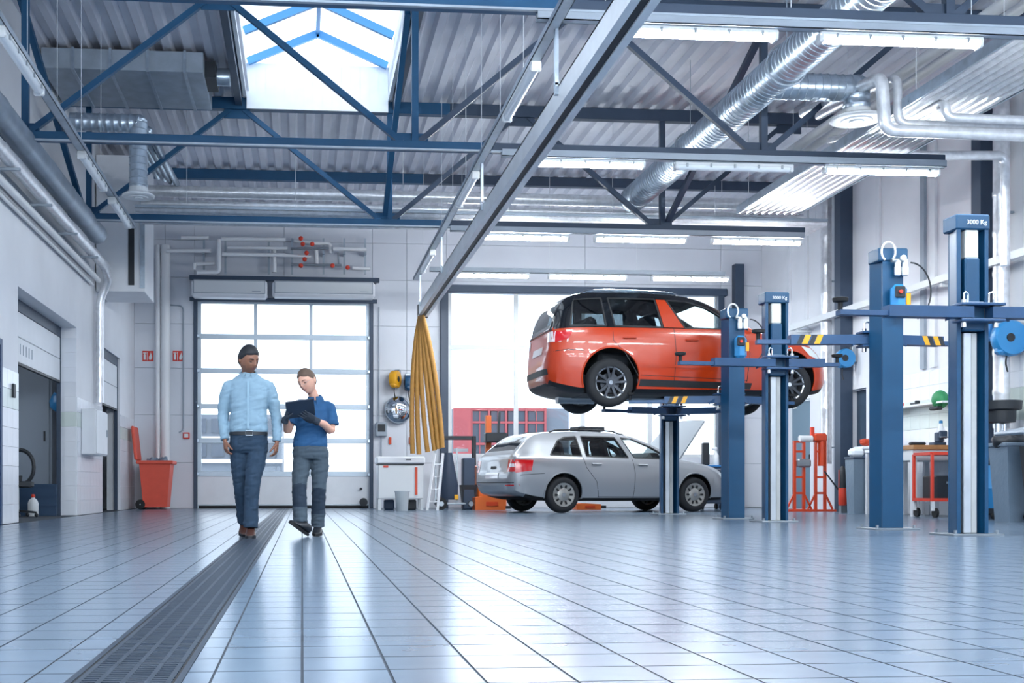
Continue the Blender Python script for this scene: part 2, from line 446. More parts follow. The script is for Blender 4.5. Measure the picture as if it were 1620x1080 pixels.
# sandwich panels, each a piece with open joints
def back_panels():
    rows = [0, .98, 2.0, 3.0, 3.95, 4.95, 5.75, ZR + .05]
    cols = [XL, DR[0] - .62, DR[0], (DR[0] + DR[1]) / 2, DR[1], DR[1] + .75, WN[0], (WN[0] + WN[1]) / 2, WN[1], XR]
    for i in range(len(cols) - 1):
        for j in range(len(rows) - 1):
            x0, x1, z0, z1 = cols[i] + .003, cols[i + 1] - .003, rows[j] + .003, rows[j + 1] - .003
            for hl in (DR, WN):
                if hl[0] - .02 < (x0 + x1) / 2 < hl[1] + .02:
                    if hl[2] < .1: z0 = max(z0, hl[3] + .002) if z1 > hl[3] else 9
                    else:
                        if z0 >= hl[3] - .02: pass
                        elif z1 <= hl[2] + .02: pass
                        elif z0 < hl[2] < z1: z1 = hl[2] - .002
                        elif z0 < hl[3] < z1: z0 = hl[3] + .002
                        else: z0 = 9
            if z0 >= z1 - .03: continue
            MB().box(x0, x1, YB - .03, YB, z0, z1, .004).build('panel', 'wall_panel' if z0 < 4.4 else 'wall_panel_upper', wall_back, None, world=True)
back_panels()
# ---- unseen wall behind the camera; its glazing is added for front light
WF = (XL + .8, XR - .8, .3, 5.2)
wall_front = wall_y('wall_front', YN - .25, YN, XL, XR, 0, ZR + .1, [WF], 'plaster')
# ---- roof with skylights
SKX0, SKX1 = -.85, 1.33
SKY = [(13.95, 17.58), (5.3, 8.9), (-3.5, .2)]  # all but the first are unseen, added to brighten the hall
SKY2 = [(5.3, 8.9), (-3.5, .2)]; S2X = (5.0, 7.2)  # unseen as well, added for more light on the right side
def roof():
    mb = MB(); p = .28; prof = [(0, 0), (.10, 0), (.14, .07), (.24, .07)]; x = XL
    ysk = sorted({YN, YB, *[v for s_ in SKY for v in s_]})
    pts = []
    while x < XR + .2:
        pts += [(x + a, ZR + b) for a, b in prof]; x += p
    for a, b in zip(ysk, ysk[1:]):
        for i in range(len(pts) - 1):
            (x0, z0), (x1, z1) = pts[i], pts[i + 1]; xm = (x0 + x1) / 2
            if any(s_[0] <= a and b <= s_[1] for s_ in SKY) and SKX0 < xm < SKX1: continue
            if any(s_[0] <= a and b <= s_[1] for s_ in SKY2) and S2X[0] < xm < S2X[1]: continue
            mb.add([(x0, a, z0), (x0, b, z0), (x1, b, z1), (x1, a, z1)], [(0, 1, 2, 3)])
    o = struct('ceiling', mb, 'roof_deck')
    # insulation slab above
    mb = MB()
    for a, b in zip(ysk, ysk[1:]):
        xs = [XL - .25, XR + .25]
        if any(s_[0] <= a and b <= s_[1] for s_ in SKY): 
            xs = [XL - .25, SKX0, SKX1, XR + .25]
            if any(s_[0] <= a and b <= s_[1] for s_ in SKY2): xs = [XL - .25, SKX0, SKX1, S2X[0], S2X[1], XR + .25]
        for k in range(0, len(xs), 2): mb.box(xs[k], xs[k + 1], a, b, ZR + .12, ZR + .3)
    q = mb.build('insulation', 'white_paint', o, None, world=True)
    return o
ceiling = roof()
mat('curb_white', '#eef2f6', .6, var=.03)
mat('sky_bar', '#4a92c8', .4)
def skylight(x0, x1, y0, y1, label):
    s_ = thing('skylight', label, 'skylight', ((x0 + x1) / 2, (y0 + y1) / 2, ZR)); s_['kind'] = 'structure'
    zt = ZR + .5; t = .05
    for a in ((x0 - t, x0, y0 - t, y1 + t), (x1, x1 + t, y0 - t, y1 + t)): MB().box(*a, ZR - .02, zt).build('curb_side', 'curb_white', s_, None, world=True)
    # end curbs of white trapezoid sheet, each rib shown
    for yy in (y0 - t, y1):
        mb = MB(); n = 15
        for k in range(n):
            a = x0 + (x1 - x0) * k / n; b = x0 + (x1 - x0) * (k + 1) / n; mb.box(a + .004, b - .004, yy - (.012 if yy > y0 else -.012), yy + .01, ZR - (.2 if yy > y0 else .02), zt)
        mb.box(x0, x1, yy - (.006 if yy > y0 else -.006), yy + .02, ZR - (.2 if yy > y0 else .02), zt); mb.build('curb_end', 'curb_white', s_, None, world=True)
    xm = (x0 + x1) / 2; za = zt + .46; n = 3
    for k in range(n + 1):
        y = y0 + .06 + (y1 - y0 - .12) * k / n
        mb = MB().bar((x0 + .02, y, zt), (xm, y, za), .06, .11).bar((x1 - .02, y, zt), (xm, y, za), .06, .11); mb.build('rafter', 'sky_bar', s_, None, world=True)
    MB().box(xm - .03, xm + .03, y0, y1, za - .02, za + .07).build('ridge_bar', 'sky_bar', s_, None, world=True)
    for k in range(n):
        ya = y0 + .09 + (y1 - y0 - .12) * k / n; yb = y0 + .03 + (y1 - y0 - .12) * (k + 1) / n
        for sx in (x0, x1):
            d = V((xm - sx, 0, za - zt)); nrm = V((-d.z, 0, d.x)).normalized() * .004; nrm = nrm if nrm.z > 0 else -nrm; up = nrm.normalized() * .06
            q = [V((sx, ya, zt)) + up, V((sx, yb, zt)) + up, V((xm, yb, za)) + up, V((xm, ya, za)) + up]
            MB().add(q + [p + nrm for p in q], [(0, 1, 2, 3), (7, 6, 5, 4), (0, 4, 5, 1), (1, 5, 6, 2), (2, 6, 7, 3), (3, 7, 4, 0)]).build('pane', 'pane_glass', s_, None, world=True)
    return s_
skylight(SKX0, SKX1, *SKY[0], 'white curbed ridge skylight with blue rafters above the hall')
for s_ in SKY[1:]: skylight(SKX0, SKX1, *s_, 'unseen ridge skylight added over the hall behind the camera')
for s_ in SKY2: skylight(*S2X, *s_, 'unseen ridge skylight added over the lift bays behind the camera')

# ---- glazed sectional door ahead
def glazed(name, x0, x1, z0, z1, y, cols, rows, frame_m, solid_rows=0, bar=.11, vb=.075, edge=.11, outer=None):
    """frame, rails, mullions and one pane for each light"""
    o = bpy.data.objects.new(name, None); COL.objects.link(o); o.location = ((x0 + x1) / 2, y, z0); o['kind'] = 'structure'
    zs = rows; xs = cols
    for k, z in enumerate(zs):
        b = bar if 0 < k < len(zs) - 1 else edge
        MB().box(x0, x1, y - .02, y + .03, z - b / 2, z + b / 2, .006).build('rail', frame_m, o, None, world=True)
    for k, x in enumerate(xs):
        b = vb if 0 < k < len(xs) - 1 else edge
        for q in range(solid_rows, len(zs) - 1): MB().box(x - b / 2, x + b / 2, y - .015, y + .025, zs[q], zs[q + 1], .005).build('mullion', frame_m, o, None, world=True)
    for q in range(solid_rows):
        MB().box(x0, x1, y - .012, y + .028, zs[q], zs[q + 1], .004).build('panel', 'white_paint', o, None, world=True)
    for q in range(solid_rows, len(zs) - 1):
        for k in range(len(xs) - 1):
            MB().box(xs[k], xs[k + 1], y + .004, y + .010, zs[q], zs[q + 1]).build('pane', 'pane_glass', o, None, world=True)
    return o
def zpx(py, px=448, Y=None): return AY(px, py, YB if Y is None else Y).z
dcols = [AY(p, 700, YB + .03).x for p in (314.5, 404.5, 492, 583)]
drows = [.03] + [zpx(p) for p in (749.5, 697, 643, 587, 533, 477.5)]
door_1 = glazed('door_1', dcols[0] - .04, dcols[-1] + .04, 0, 4.5, YB + .03, dcols, drows, 'alu_frame', 1)
MB().box(dcols[0], dcols[-1], YB - .0, YB + .07, .0, .06).build('bottom_seal', 'black_rubber', door_1, None, world=True)
# guides, head seal, chain latch
for x, s_ in ((DR[0], 1), (DR[1], -1)):
    MB().box(x - .02 * s_, x + .06 * s_, YB - .06, YB + .06, 0, 4.48, .006).build('guide_rail', 'steel_dark', door_1, None, world=True)
    for z in drows[1:-1]: MB().box(x + .03 * s_, x + .11 * s_, YB - .05, YB + .0, z - .04, z + .04, .01).build('hinge', 'galv', door_1, None, world=True)
MB().box(DR[0] - .1, DR[1] + .1, YB - .1, YB, 4.44, 4.52).build('head_bar', 'steel_dark', door_1, None, world=True)
p = AY(575, 794, YB); MB().cyl((p.x, YB, p.z), (p.x, YB - .06, p.z), .09, 16).build('lock_cover', 'dark_plastic', door_1, world=True)
p = AY(571, 773, YB); MB().cyl((p.x, YB, p.z), (p.x, YB - .03, p.z), .03, 10).build('lock_knob', 'dark_plastic', door_1, world=True)
# big window
wcols = [AY(p, 700, YB + .05).x for p in (711, 816.5, 922, 1028, 1134)]
wrows = [1.14] + [zpx(p, 760) for p in (640, 549, 459)]
wrows = [wrows[0], wrows[2], wrows[3]]
window_1 = glazed('window_1', WN[0], WN[1], WN[2], WN[3], YB + .06, wcols, wrows, 'offwhite', 0, bar=.10, vb=.10, edge=.10)
# dark steel frame around it
for a in ((WN[0] - .14, WN[0] + .03, .0, WN[3] + .16), (WN[1] - .1, WN[1] + .04, 0, WN[3] + .05)):
    MB().box(a[0], a[1], YB - .14, YB - .005, a[2], a[3], .01).build('frame_post', 'steel_dark', window_1, None, world=True)
MB().box(WN[0] - .13, WN[1] + .1, YB - .16, YB - .01, WN[3] - .02, WN[3] + .14, .01).build('lintel', 'steel_dark', window_1, None, world=True)
glazed('window_added', WF[0], WF[1], WF[2], WF[3], YN - .12, [WF[0] + (WF[1] - WF[0]) * k / 8 for k in range(9)], [WF[2] + (WF[3] - WF[2]) * k / 4 for k in range(5)], 'alu_frame')  # unseen glazing, added to light people and cars from the front
# steel columns on the walls
def column(x, y, wx, wy, z1=ZR, m='steel_dark', name='trim_1'):
    mb = MB().box(x - wx / 2, x + wx / 2, y - wy / 2, y - wy / 2 + .02, 0, z1).box(x - wx / 2, x + wx / 2, y + wy / 2 - .02, y + wy / 2, 0, z1).box(x - .01, x + .01, y - wy / 2, y + wy / 2, 0, z1)
    return struct(name, mb, m)
p = AY(1167, 600, YB - .12); struct('trim_1', MB().box(p.x - .1, p.x + .1, YB - .24, YB - .04, 0, 5.4), 'steel_dark')
p = AX(1336, 700, XR - .1); struct('trim_2', MB().box(XR - .24, XR - .001, p.y - .12, p.y + .12, 0, ZR), 'steel_dark')
p = AX(1558, 700, XR - .1); struct('trim_3', MB().box(XR - .24, XR - .001, p.y - .12, p.y + .12, 0, ZR), 'steel_dark')
for k, px in enumerate((1250, 1278, 1392, 1463, 1480)):
    p = AX(px, 600, XR); struct('trim_%d' % (4 + k), MB().box(XR - .05, XR - .001, p.y - .06, p.y + .06, 2.4, ZR), 'grey_paint' if k in (3,) else 'white_paint')
# rooms behind the left openings, dim
struct('wall_store', MB().box(XL - 4.0, XL - 3.9, 12, 24.6, 0, 3.4).box(XL - 4, XL - .25, 11.9, 12, 0, 3.4).box(XL - 4, XL - .25, 19.4, 19.5, 0, 3.4).box(XL - 4, XL - .25, 24.5, 24.6, 0, 3.4).box(XL - 4, XL - .25, 12, 24.6, 3.3, 3.4), 'plaster')
# outside ground
struct('ground_outside', MB().box(-120, 140, YB + .22, 160, -.3, -.02), 'concrete')
struct('ground_rear', MB().box(-60, 80, -80, YN - .25, -.3, -.02), 'concrete')
# ================================================================== ROOF STEEL
ZB, ZT = 4.56, 6.33
TY = [9.64, 13.7, 17.7, 21.7]
BN = [-3.3, 1.3, 5.65]; TN = [-1.0, 3.45, 7.8]
def truss(Y, label, web=True, bottom=True):  # right-hand members darker: light grading put into the colour, true paint is uniform
    t = thing('roof_truss', label, 'truss', ((XL + XR) / 2, Y, ZB), group='roof trusses across the hall')
    if bottom: 
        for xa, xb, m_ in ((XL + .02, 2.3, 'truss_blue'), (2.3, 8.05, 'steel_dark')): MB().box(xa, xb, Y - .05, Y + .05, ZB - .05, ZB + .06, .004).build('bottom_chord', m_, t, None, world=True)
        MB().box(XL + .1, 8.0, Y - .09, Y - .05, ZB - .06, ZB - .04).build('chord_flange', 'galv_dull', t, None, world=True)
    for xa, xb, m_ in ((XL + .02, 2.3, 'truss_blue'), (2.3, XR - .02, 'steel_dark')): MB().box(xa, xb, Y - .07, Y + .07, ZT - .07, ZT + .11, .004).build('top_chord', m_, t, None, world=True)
    if web and bottom:
        for k, x in enumerate(TN):
            for b in BN[k:k + 2]:
                dx = .1 if b > x else -.1
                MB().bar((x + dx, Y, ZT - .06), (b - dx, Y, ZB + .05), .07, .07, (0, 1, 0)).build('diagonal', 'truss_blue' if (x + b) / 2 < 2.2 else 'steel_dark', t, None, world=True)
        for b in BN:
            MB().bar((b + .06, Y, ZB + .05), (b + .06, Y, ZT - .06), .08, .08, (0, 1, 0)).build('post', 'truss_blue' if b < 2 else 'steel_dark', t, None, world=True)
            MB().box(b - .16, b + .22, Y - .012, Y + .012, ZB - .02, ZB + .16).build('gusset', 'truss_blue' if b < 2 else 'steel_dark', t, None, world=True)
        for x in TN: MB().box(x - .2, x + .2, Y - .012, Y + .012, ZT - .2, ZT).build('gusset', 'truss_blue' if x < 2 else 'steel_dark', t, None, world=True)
    return t
truss(TY[0], 'blue steel roof truss nearest the camera, its bottom chord at the top edge')
truss(TY[1], 'blue steel roof truss with diagonals in front of the skylight')
truss(TY[2], 'blue steel roof truss just behind the skylight')
truss(TY[3], 'dark top chord of the last truss before the back wall', bottom=False)
truss(5.4, 'blue steel roof truss behind the camera'); 
# sway braces from a top chord down to the next bottom chord
for b, lb in ((BN[0], 'leaning blue brace between the two trusses beside the left wall'), (BN[1], 'leaning blue brace between the two trusses under the skylight edge'), (BN[2], 'leaning dark brace between the two trusses beside the round duct')):
    tag(MB().bar((b - .02 + (.15 if b > 5 else 0), TY[1] + .1, ZT - .1), (b - .02 + (.15 if b > 5 else 0), TY[2] - .1, ZB + .12), .075, .075).build('sway_brace', 'truss_blue' if b < 5 else 'steel_dark', None, None), lb, 'brace', 'sway braces')  # right-hand brace darker by the same light grading in its colour
# purlins edging the skylight
for x, lb in ((SKX0 - .12, 'dark roof beam along the left edge of the skylight'), (SKX1 + .12, 'dark roof beam along the right edge of the skylight')):
    tag(MB().box(x - .05, x + .05, TY[1] + .08, TY[2] - .08, ZT - .02, ZT + .11).build('roof_beam', 'steel_dark', None, None), lb, 'beam')

# ================================================================== LAMPS
def batten(lit):
    """fluorescent batten, along local x, 1.5 m; origin at the middle of its underside"""
    t = thing('batten_lamp', '', 'lamp'); Lh = .75
    MB().box(-Lh, Lh, -.05, .05, .055, .10, .01).build('housing', 'offwhite', t, 30)
    ring = lambda x, s: [(x, .047 * s * math.cos(a), .055 + .048 * s * math.sin(a) * (1 if math.sin(a) < 0 else .1)) for a in [2 * math.pi * k / 14 for k in range(14)]]
    mb = MB(); mb.loft([ring(-Lh + .03, .9)] + [ring(-Lh + .06 + (2 * Lh - .12) * k / 4, 1) for k in range(5)] + [ring(Lh - .03, .9)])
    mb.build('diffuser', 'lamp_glow' if lit else 'lens_white', t)
    for s in (-1, 1): MB().box(s * Lh - .045 * s, s * Lh, -.052, .052, .004, .085, .012).build('end_cap', 'offwhite', t, 30)
    for k in range(5):
        x = -.6 + .3 * k
        MB().box(x - .012, x + .012, -.058, -.048, .035, .08).build('clip', 'steel', t, None)
    return t
LIT, UNLIT = batten(True), batten(False)
first = {True: True, False: True}
def lamp(loc, lit, label, rz=0, group=None):
    src = LIT if lit else UNLIT
    if first[lit]: o = src; first[lit] = False
    else: o = copy_tree(src)
    o.location = loc; o.rotation_euler = (0, 0, rz); o['label'] = label
    if group: o['group'] = group
    return o
ZL = 4.30
rows = [(9.64, 57, [(962, 1230, 1), (1290, 1556, 1), (1618, 1880, 1)], 'nearest row'),
        (13.62, 265, [(830, 1018, 1), (1065, 1255, 0), (1302, 1486, 1)], 'second row'),
        (17.7, 377, [(752, 900, 1), (937, 1088, 1), (1122, 1270, 1)], 'third row'),
        (20.9, 437, [(716, 833, 1), (865, 993, 1), (1027, 1156, 1)], 'farthest row')]
pos = ['left', 'middle', 'right']
for (Y, py, ls, lb) in rows:
    for k, (a, b, lit) in enumerate(ls):
        pa, pb = AY(a, py, Y), AY(b, py, Y); x = (pa.x + pb.x) / 2
        lamp((x, Y, ZL + .03), bool(lit), ('lit white' if lit else 'unlit') + ' fluorescent batten over the lifts, %s one of the %s' % (pos[k], lb), group='ceiling battens over the lift bays')
# carrier channels for the rows
def channel(x0, x1, Y, z, label, hang=True):
    t = thing('lamp_channel', label, 'channel', ((x0 + x1) / 2, Y, z), group='steel channels carrying the lamp rows')
    mb = MB().box(x0, x1, Y - .045, Y + .045, z, z + .008).box(x0, x1, Y - .045, Y - .037, z, z + .085).box(x0, x1, Y + .037, Y + .045, z, z + .085); mb.build('channel', 'grey_paint', t, None, world=True)
    if hang:
        x = x0 + .6
        while x < x1: MB().tube([(x, Y, z), (x, Y, ZR)], .004, 5).build('hanger_wire', 'cable_white', t, world=True); x += 1.65
channel(2.0, XR - .3, 9.60, ZL + .132, 'grey channel carrying the nearest row of lamps')
channel(2.4, 8.0, 13.58, ZL + .132, 'grey channel carrying the second row of lamps', False)
channel(2.3, 8.0, 17.6, ZL + .132, 'grey channel carrying the third row of lamps', False)
channel(2.35, 7.95, 20.9, ZL + .132, 'grey channel carrying the farthest row of lamps')
for Y, rn in ((5.6, 'first'), (1.4, 'second'), (-2.6, 'third')):  # unseen lamp rows, added to brighten the walls
    for k in range(5): lamp((-2 + 2.5 * k, Y, ZL), True, 'added lit batten out of view overhead, %s from the left in the %s row' % (('first', 'second', 'third', 'fourth', 'fifth')[k], rn), group='added battens behind the camera')
# long trays along the hall with battens
def tray(X, y0, y1, z, label, lamps, lab2, m='galv_dull', wires=True):
    t = thing('cable_tray', label, 'cable tray', (X, (y0 + y1) / 2, z))
    mb = MB().box(X - .05, X + .05, y0, y1, z, z + .006).box(X - .05, X - .044, y0, y1, z, z + .06).box(X + .044, X + .05, y0, y1, z, z + .06); mb.build('tray', m, t, None, world=True)
    n = int((y1 - y0) / 1.3)
    for k in range(n):
        y = y0 + .4 + k * 1.3
        if wires and not (X > 0 and 17.8 < y < 19.5) and not (X < 0 and 15.6 < y < 17.4): MB().tube([(X, y, z + .05), (X, y, ZR)], .0035, 5).build('hanger_wire', 'cable_white', t, world=True)
    for (ya, yb), lb in zip(lamps, lab2):
        o = lamp((X, (ya + yb) / 2, z - .1), False, lb, rz=R(90), group='battens along the trays'); o.scale = ((yb - ya) / 1.5, 1, 1)
ZTr = 4.36
tray(2.14, 4.0, 21.4, ZTr, 'slim galvanised tray running away above the long aluminium rail', [(10.3, 11.8), (13.95, 15.45), (18.6, 20.2)],
     ['unlit batten on the middle tray nearest the camera', 'unlit batten on the middle tray in front of the back pipes', 'unlit batten at the far end of the middle tray'])
tray(-2.56, 4.0, 17.5, ZTr, 'slim galvanised tray running away near the left wall', [(9.9, 11.4), (13.5, 15.0), (15.6, 17.1)],
     ['unlit batten on the left tray nearest the camera', 'unlit batten on the left tray beside the round diffuser', 'unlit batten at the far end of the left tray'])
# ================================================================== LONG ALUMINIUM RAIL with hoses
rail = thing('exhaust_rail', 'long bright aluminium extraction rail crossing the picture diagonally', 'rail', (2.26, 13, 3.66))
RX, RZ = 2.27, 3.78
mb = MB().box(RX - .085, RX + .085, 3.5, 21.35, RZ + .085, RZ + .10).box(RX - .085, RX - .07, 3.5, 21.35, RZ - .10, RZ + .1).box(RX + .07, RX + .085, 3.5, 21.35, RZ - .10, RZ + .1).box(RX - .1, RX - .035, 3.5, 21.35, RZ - .115, RZ - .1).box(RX + .035, RX + .1, 3.5, 21.35, RZ - .115, RZ - .1)
mb.build('profile', 'alu', rail, None, world=True)
MB().box(RX - .033, RX + .033, 3.5, 21.3, RZ - .1, RZ - .085).build('rubber_lip', 'dark_plastic', rail, None, world=True)
MB().box(RX - .1, RX + .1, 21.35, 21.42, RZ - .13, RZ + .12, .01).build('end_cap', 'dark_plastic', rail, None, world=True)
for y in (5.5, 9.6, 13.65, 17.65, 20.9):
    MB().box(RX - .115, RX - .085, y - .025, y + .025, RZ + .02, ZTr + .18).build('hanger', 'galv', rail, None, world=True)
    MB().box(RX - .12, RX + .1, y - .025, y + .025, RZ + .1, RZ + .12).build('hanger_clamp', 'galv', rail, None, world=True)
# yellow hoses hanging from the rail's end, drooping to a rest height
hz = [((664, 498), (653, 600), (653, 721)), ((665, 497), (660, 605), (663, 722)), ((666, 499), (667, 610), (677, 718)), ((667, 498), (675, 600), (688, 716)), ((668, 499), (682, 605), (694, 713)), ((669, 498), (689, 600), (700, 711))]
for k, pts in enumerate(hz):
    Y0 = 21.3; P = [AY(q[0], q[1], Y0 - .04 * k) for q in pts]
    mid = []
    for i in range(15):
        t = i / 14; mid.append(P[0] * (1 - t) ** 2 + (P[1] * 2 - (P[0] + P[2]) * .5) * 2 * t * (1 - t) + P[2] * t ** 2)
    fine = [];
    for i in range(len(mid) - 1):
        for q in range(5): fine.append(mid[i].lerp(mid[i + 1], q / 5))
    rr = [(.03 + .015 * min(1, i / 12)) + .003 * (i % 2) for i in range(len(fine))]
    lb = ['leftmost', 'second from left', 'third from left', 'third from right', 'second from right', 'rightmost'][k]
    tag(MB().tube(fine, rr, 10).build('exhaust_hose', 'hose_yellow'), 'yellow ribbed exhaust hose hanging from the rail, %s of the bundle' % lb, 'hose', 'yellow hoses hanging from the rail')
# ================================================================== DUCTS AND PIPES
def spiral(pts, r, n=28, pitch=.09):
    """duct with a spiral seam rib"""
    mb = MB(); out = []; rad = []
    for a, b in zip(pts, pts[1:]):
        a, b = V(a), V(b); m = max(1, int((b - a).length / pitch))
        for i in range(m):
            for q, rr in ((0, r), (.8, r), (.86, r + .007), (.94, r + .007)): out.append(a.lerp(b, (i + q) / m)); rad.append(rr)
    out.append(V(pts[-1])); rad.append(r)
    return mb.tube(out, rad, n)
duct = thing('spiral_duct', 'large galvanised spiral duct running away under the roof', 'duct', (5.44, 14, 5.0))
spiral([(5.44, 6.0, 5.2), (5.44, 18.4, 5.2)], .21).build('duct', 'galv', duct, 45, world=True)
for y in (9.2, 12.4, 15.6): 
    MB().tube([(5.44 + .235 * math.cos(a), y, 5.2 + .235 * math.sin(a)) for a in [2 * math.pi * k / 24 for k in range(24)]], .012, 6, closed=True).build('hanger_ring', 'galv_dull', duct, world=True)
    MB().tube([(5.44, y, 5.43), (5.44, y, ZR)], .006, 5).build('hanger_rod', 'galv_dull', duct, world=True)
def diffuser(name, label, c, ztop, r_pipe, r_disc, runto):
    t = thing(name, label, 'air diffuser', (c[0], c[1], c[2]))
    pts = rounded([runto, (c[0], runto[1], ztop), (c[0], c[1], ztop) if abs(runto[1] - c[1]) > .01 else (c[0] + (0 if runto[0] != c[0] else 0), c[1], ztop - .001), (c[0], c[1], c[2] + .05)], .26, 6)
    spiral(pts, r_pipe, 22).build('duct_elbow', 'galv', t, 50, world=True)
    T = Matrix.Translation(V(c))
    MB().lathe([(r_pipe + .005, .12), (r_pipe + .01, .06), (r_disc * .8, .045), (r_disc, .02), (r_disc, .0), (r_disc * .92, -.012), (r_disc * .6, -.004), (r_disc * .57, -.02), (r_disc * .3, -.012), (r_disc * .27, -.03), (.01, -.03)], 32, T).build('disc', 'offwhite', t, world=True)
    return t
diffuser('ceiling_diffuser', 'round white air diffuser on an elbowed duct beside the large spiral duct', tuple(AY(1355, 190, 12.9)), 5.14, .15, .30, (5.5, 12.9, 5.14))
p = AY(219, 311, 15.6)
diffuser('ceiling_diffuser', 'round white air diffuser hanging near the left wall', tuple(p), 5.35, .12, .215, (p.x - .9, p.y, 5.35))
# flat duct under the deck at the left
fd = thing('flat_duct', 'flat rectangular steel duct under the deck left of the skylight', 'duct', (-2.3, 16.6, 6.1))
MB().box(XL + .05, -1.35, 15.75, 17.3, 6.12, 6.4, .006).build('body', 'galv_dull', fd, None, world=True)
for x in (-3.1, -2.6, -2.1, -1.6): MB().box(x - .02, x + .02, 15.73, 17.32, 6.1, 6.41).build('seam', 'galv', fd, None, world=True)
MB().box(-1.35, -1.2, 16, 16.6, 6.15, 6.38).build('motor', 'dark_plastic', fd, None, world=True)
MB().cyl((-1.2, 16.3, 6.26), (-1.02, 16.3, 6.26), .12, 20).build('stub', 'galv', fd, world=True)
# radiant panels: tubes side by side under a tray
def radiant(label, x0, x1, y0, y1, z, along, n):
    t = thing('radiant_panel', label, 'radiant panel', ((x0 + x1) / 2, (y0 + y1) / 2, z))
    MB().box(x0, x1, y0, y1, z + .05, z + .09).build('tray', 'galv_dull', t, None, world=True)
    for k in range(n):
        f = (k + .5) / n
        if along == 'y': q = x0 + (x1 - x0) * f; MB().cyl((q, y0, z + .03), (q, y1, z + .03), (x1 - x0) / n * .36, 8).build('tube', 'jacket', t, world=True)
        else: q = y0 + (y1 - y0) * f; MB().cyl((x0, q, z + .03), (x1, q, z + .03), (y1 - y0) / n * .36, 8).build('tube', 'jacket', t, world=True)
    if along == 'y':
        MB().box(x0 - .02, x0, y0, y1, z, z + .12).build('side_rail', 'galv', t, None, world=True); MB().box(x1, x1 + .02, y0, y1, z, z + .12).build('side_rail', 'galv', t, None, world=True)
        y = y0 + .8
        while y < y1: 
            for xx in (x0 + .02, x1 - .02): MB().tube([(xx, y, z + .1), (xx, y, ZR)], .004, 5).build('hanger_wire', 'cable_white', t, world=True)
            y += 1.6
    else:
        x = x0 + .8
        while x < x1:
            MB().tube([(x, y0 + .03, z + .1), (x, y0 + .03, ZR)], .004, 5).build('hanger_wire', 'cable_white', t, world=True); x += 1.7
radiant('wide ribbed radiant heating panel running away above the right-hand lift bays', 6.83, 7.8, 5.0, 17.4, 4.75, 'y', 8)
radiant('pale radiant heating panel hung across the far end of the hall', -2.6, 8.6, 18.0, 18.95, 4.76, 'x', 7)
def pipe(name, label, pts, r, m='jacket', rad=.12, cat='pipe', n=12, group=None, flanges=True):
    o = MB().tube(rounded(pts, rad, 5), r, n).build(name, m)
    return tag(o, label, cat, group)
pipe('insulated_pipe', 'thick silver insulated pipe crossing the far end above the radiant panel', [(-2.7, 19.2, 5.37), (8.5, 19.2, 5.37)], .10)
pipe('insulated_pipe', 'thinner silver insulated pipe under the thick one across the far end', [(-2.6, 18.75, 5.05), (8.5, 18.75, 5.05)], .065)
pipe('insulated_pipe', 'left one of two white pipes running beside the wide radiant panel', [(7.32, 6, 5.5), (7.32, 17.4, 5.5)], .07, 'pipe_white')
pipe('insulated_pipe', 'right one of two white pipes running beside the wide radiant panel', [(7.56, 6, 5.5), (7.56, 17.4, 5.5)], .06, 'pipe_white')
def pp(px, py, Y): return AY(px, py, Y)
pipe('insulated_pipe', 'silver pipe loop dropping beside the round diffuser then running to the right wall', [pp(1395, 122, 12.3) + V((0, 2.0, .25)), pp(1395, 122, 12.3), pp(1400, 206, 12.3), (XR - .25, 12.3, pp(1400, 207, 12.3).z - .02)], .07)
pipe('insulated_pipe', 'second silver pipe loop right beside the first, a little higher', [pp(1420, 122, 12.48) + V((0, 2, .2)), pp(1420, 122, 12.48), pp(1421, 196, 12.48), (XR - .25, 12.48, pp(1421, 197, 12.48).z)], .05)
pipe('insulated_pipe', 'short silver pipe leaving the wide panel toward the right wall, upper one', [pp(1495, 160, 12.1) + V((0, 1.5, .1)), pp(1495, 160, 12.1), pp(1497, 186, 12.1), (XR - .3, 12.1, pp(1497, 187, 12.1).z)], .05)
pipe('insulated_pipe', 'silver pipe under the wide panel that turns down at the right wall', [pp(1365, 214, 14.2) + V((0, .9, .2)), pp(1365, 214, 14.2), pp(1368, 246, 14.2), pp(1590, 246, 14.2), pp(1590, 420, 14.2)], .06)
# pipes along the left wall
lw = thing('wall_pipe_rack', 'bundle of silver heating pipes on brackets high along the left wall', 'pipe rack', (XL + .3, 12, 4))
MB().cyl((XL + .27, 3.0, 4.16), (XL + .27, 19.6, 4.16), .085, 18).build('main_pipe', 'jacket', lw, world=True)
for k, (dx, z, r) in enumerate(((.10, 4.02, .03), (.16, 3.93, .045), (.06, 3.86, .025))):
    MB().cyl((XL + dx, 3.0, z), (XL + dx, 19.5, z), r, 10).build('pipe', 'pipe_white', lw, world=True)
y = 5.0
while y < 19.6:
    MB().box(XL, XL + .38, y - .02, y + .02, 4.04, 4.07).build('bracket', 'grey_paint', lw, None, world=True); y += 1.65
spiral([(XL + .30, 3.0, 4.50), (XL + .30, 18.6, 4.50)], .15, 20, 1.2).build('air_duct', 'galv_dull', lw, 50, world=True)
pipe('insulated_pipe', 'silver pipe turning down the left wall to the white box', [(XL + .27, 19.3, 4.16), (XL + .27, 19.9, 4.0), (XL + .1, 19.95, 3.7), (XL + .1, 19.95, 1.9)], .07, rad=.25)
# vertical pipes in the far left corner
for k, (px, r) in enumerate(((250, .05), (262, .095))):
    p = AY(px, 700, YB - .16); pipe('riser_pipe', ['slim white pipe rising in the far left corner behind the red bin', 'thick white pipe rising beside the slim one in the far left corner'][k], [(p.x, p.y, 0), (p.x, p.y, 5.6)], r, 'pipe_white')
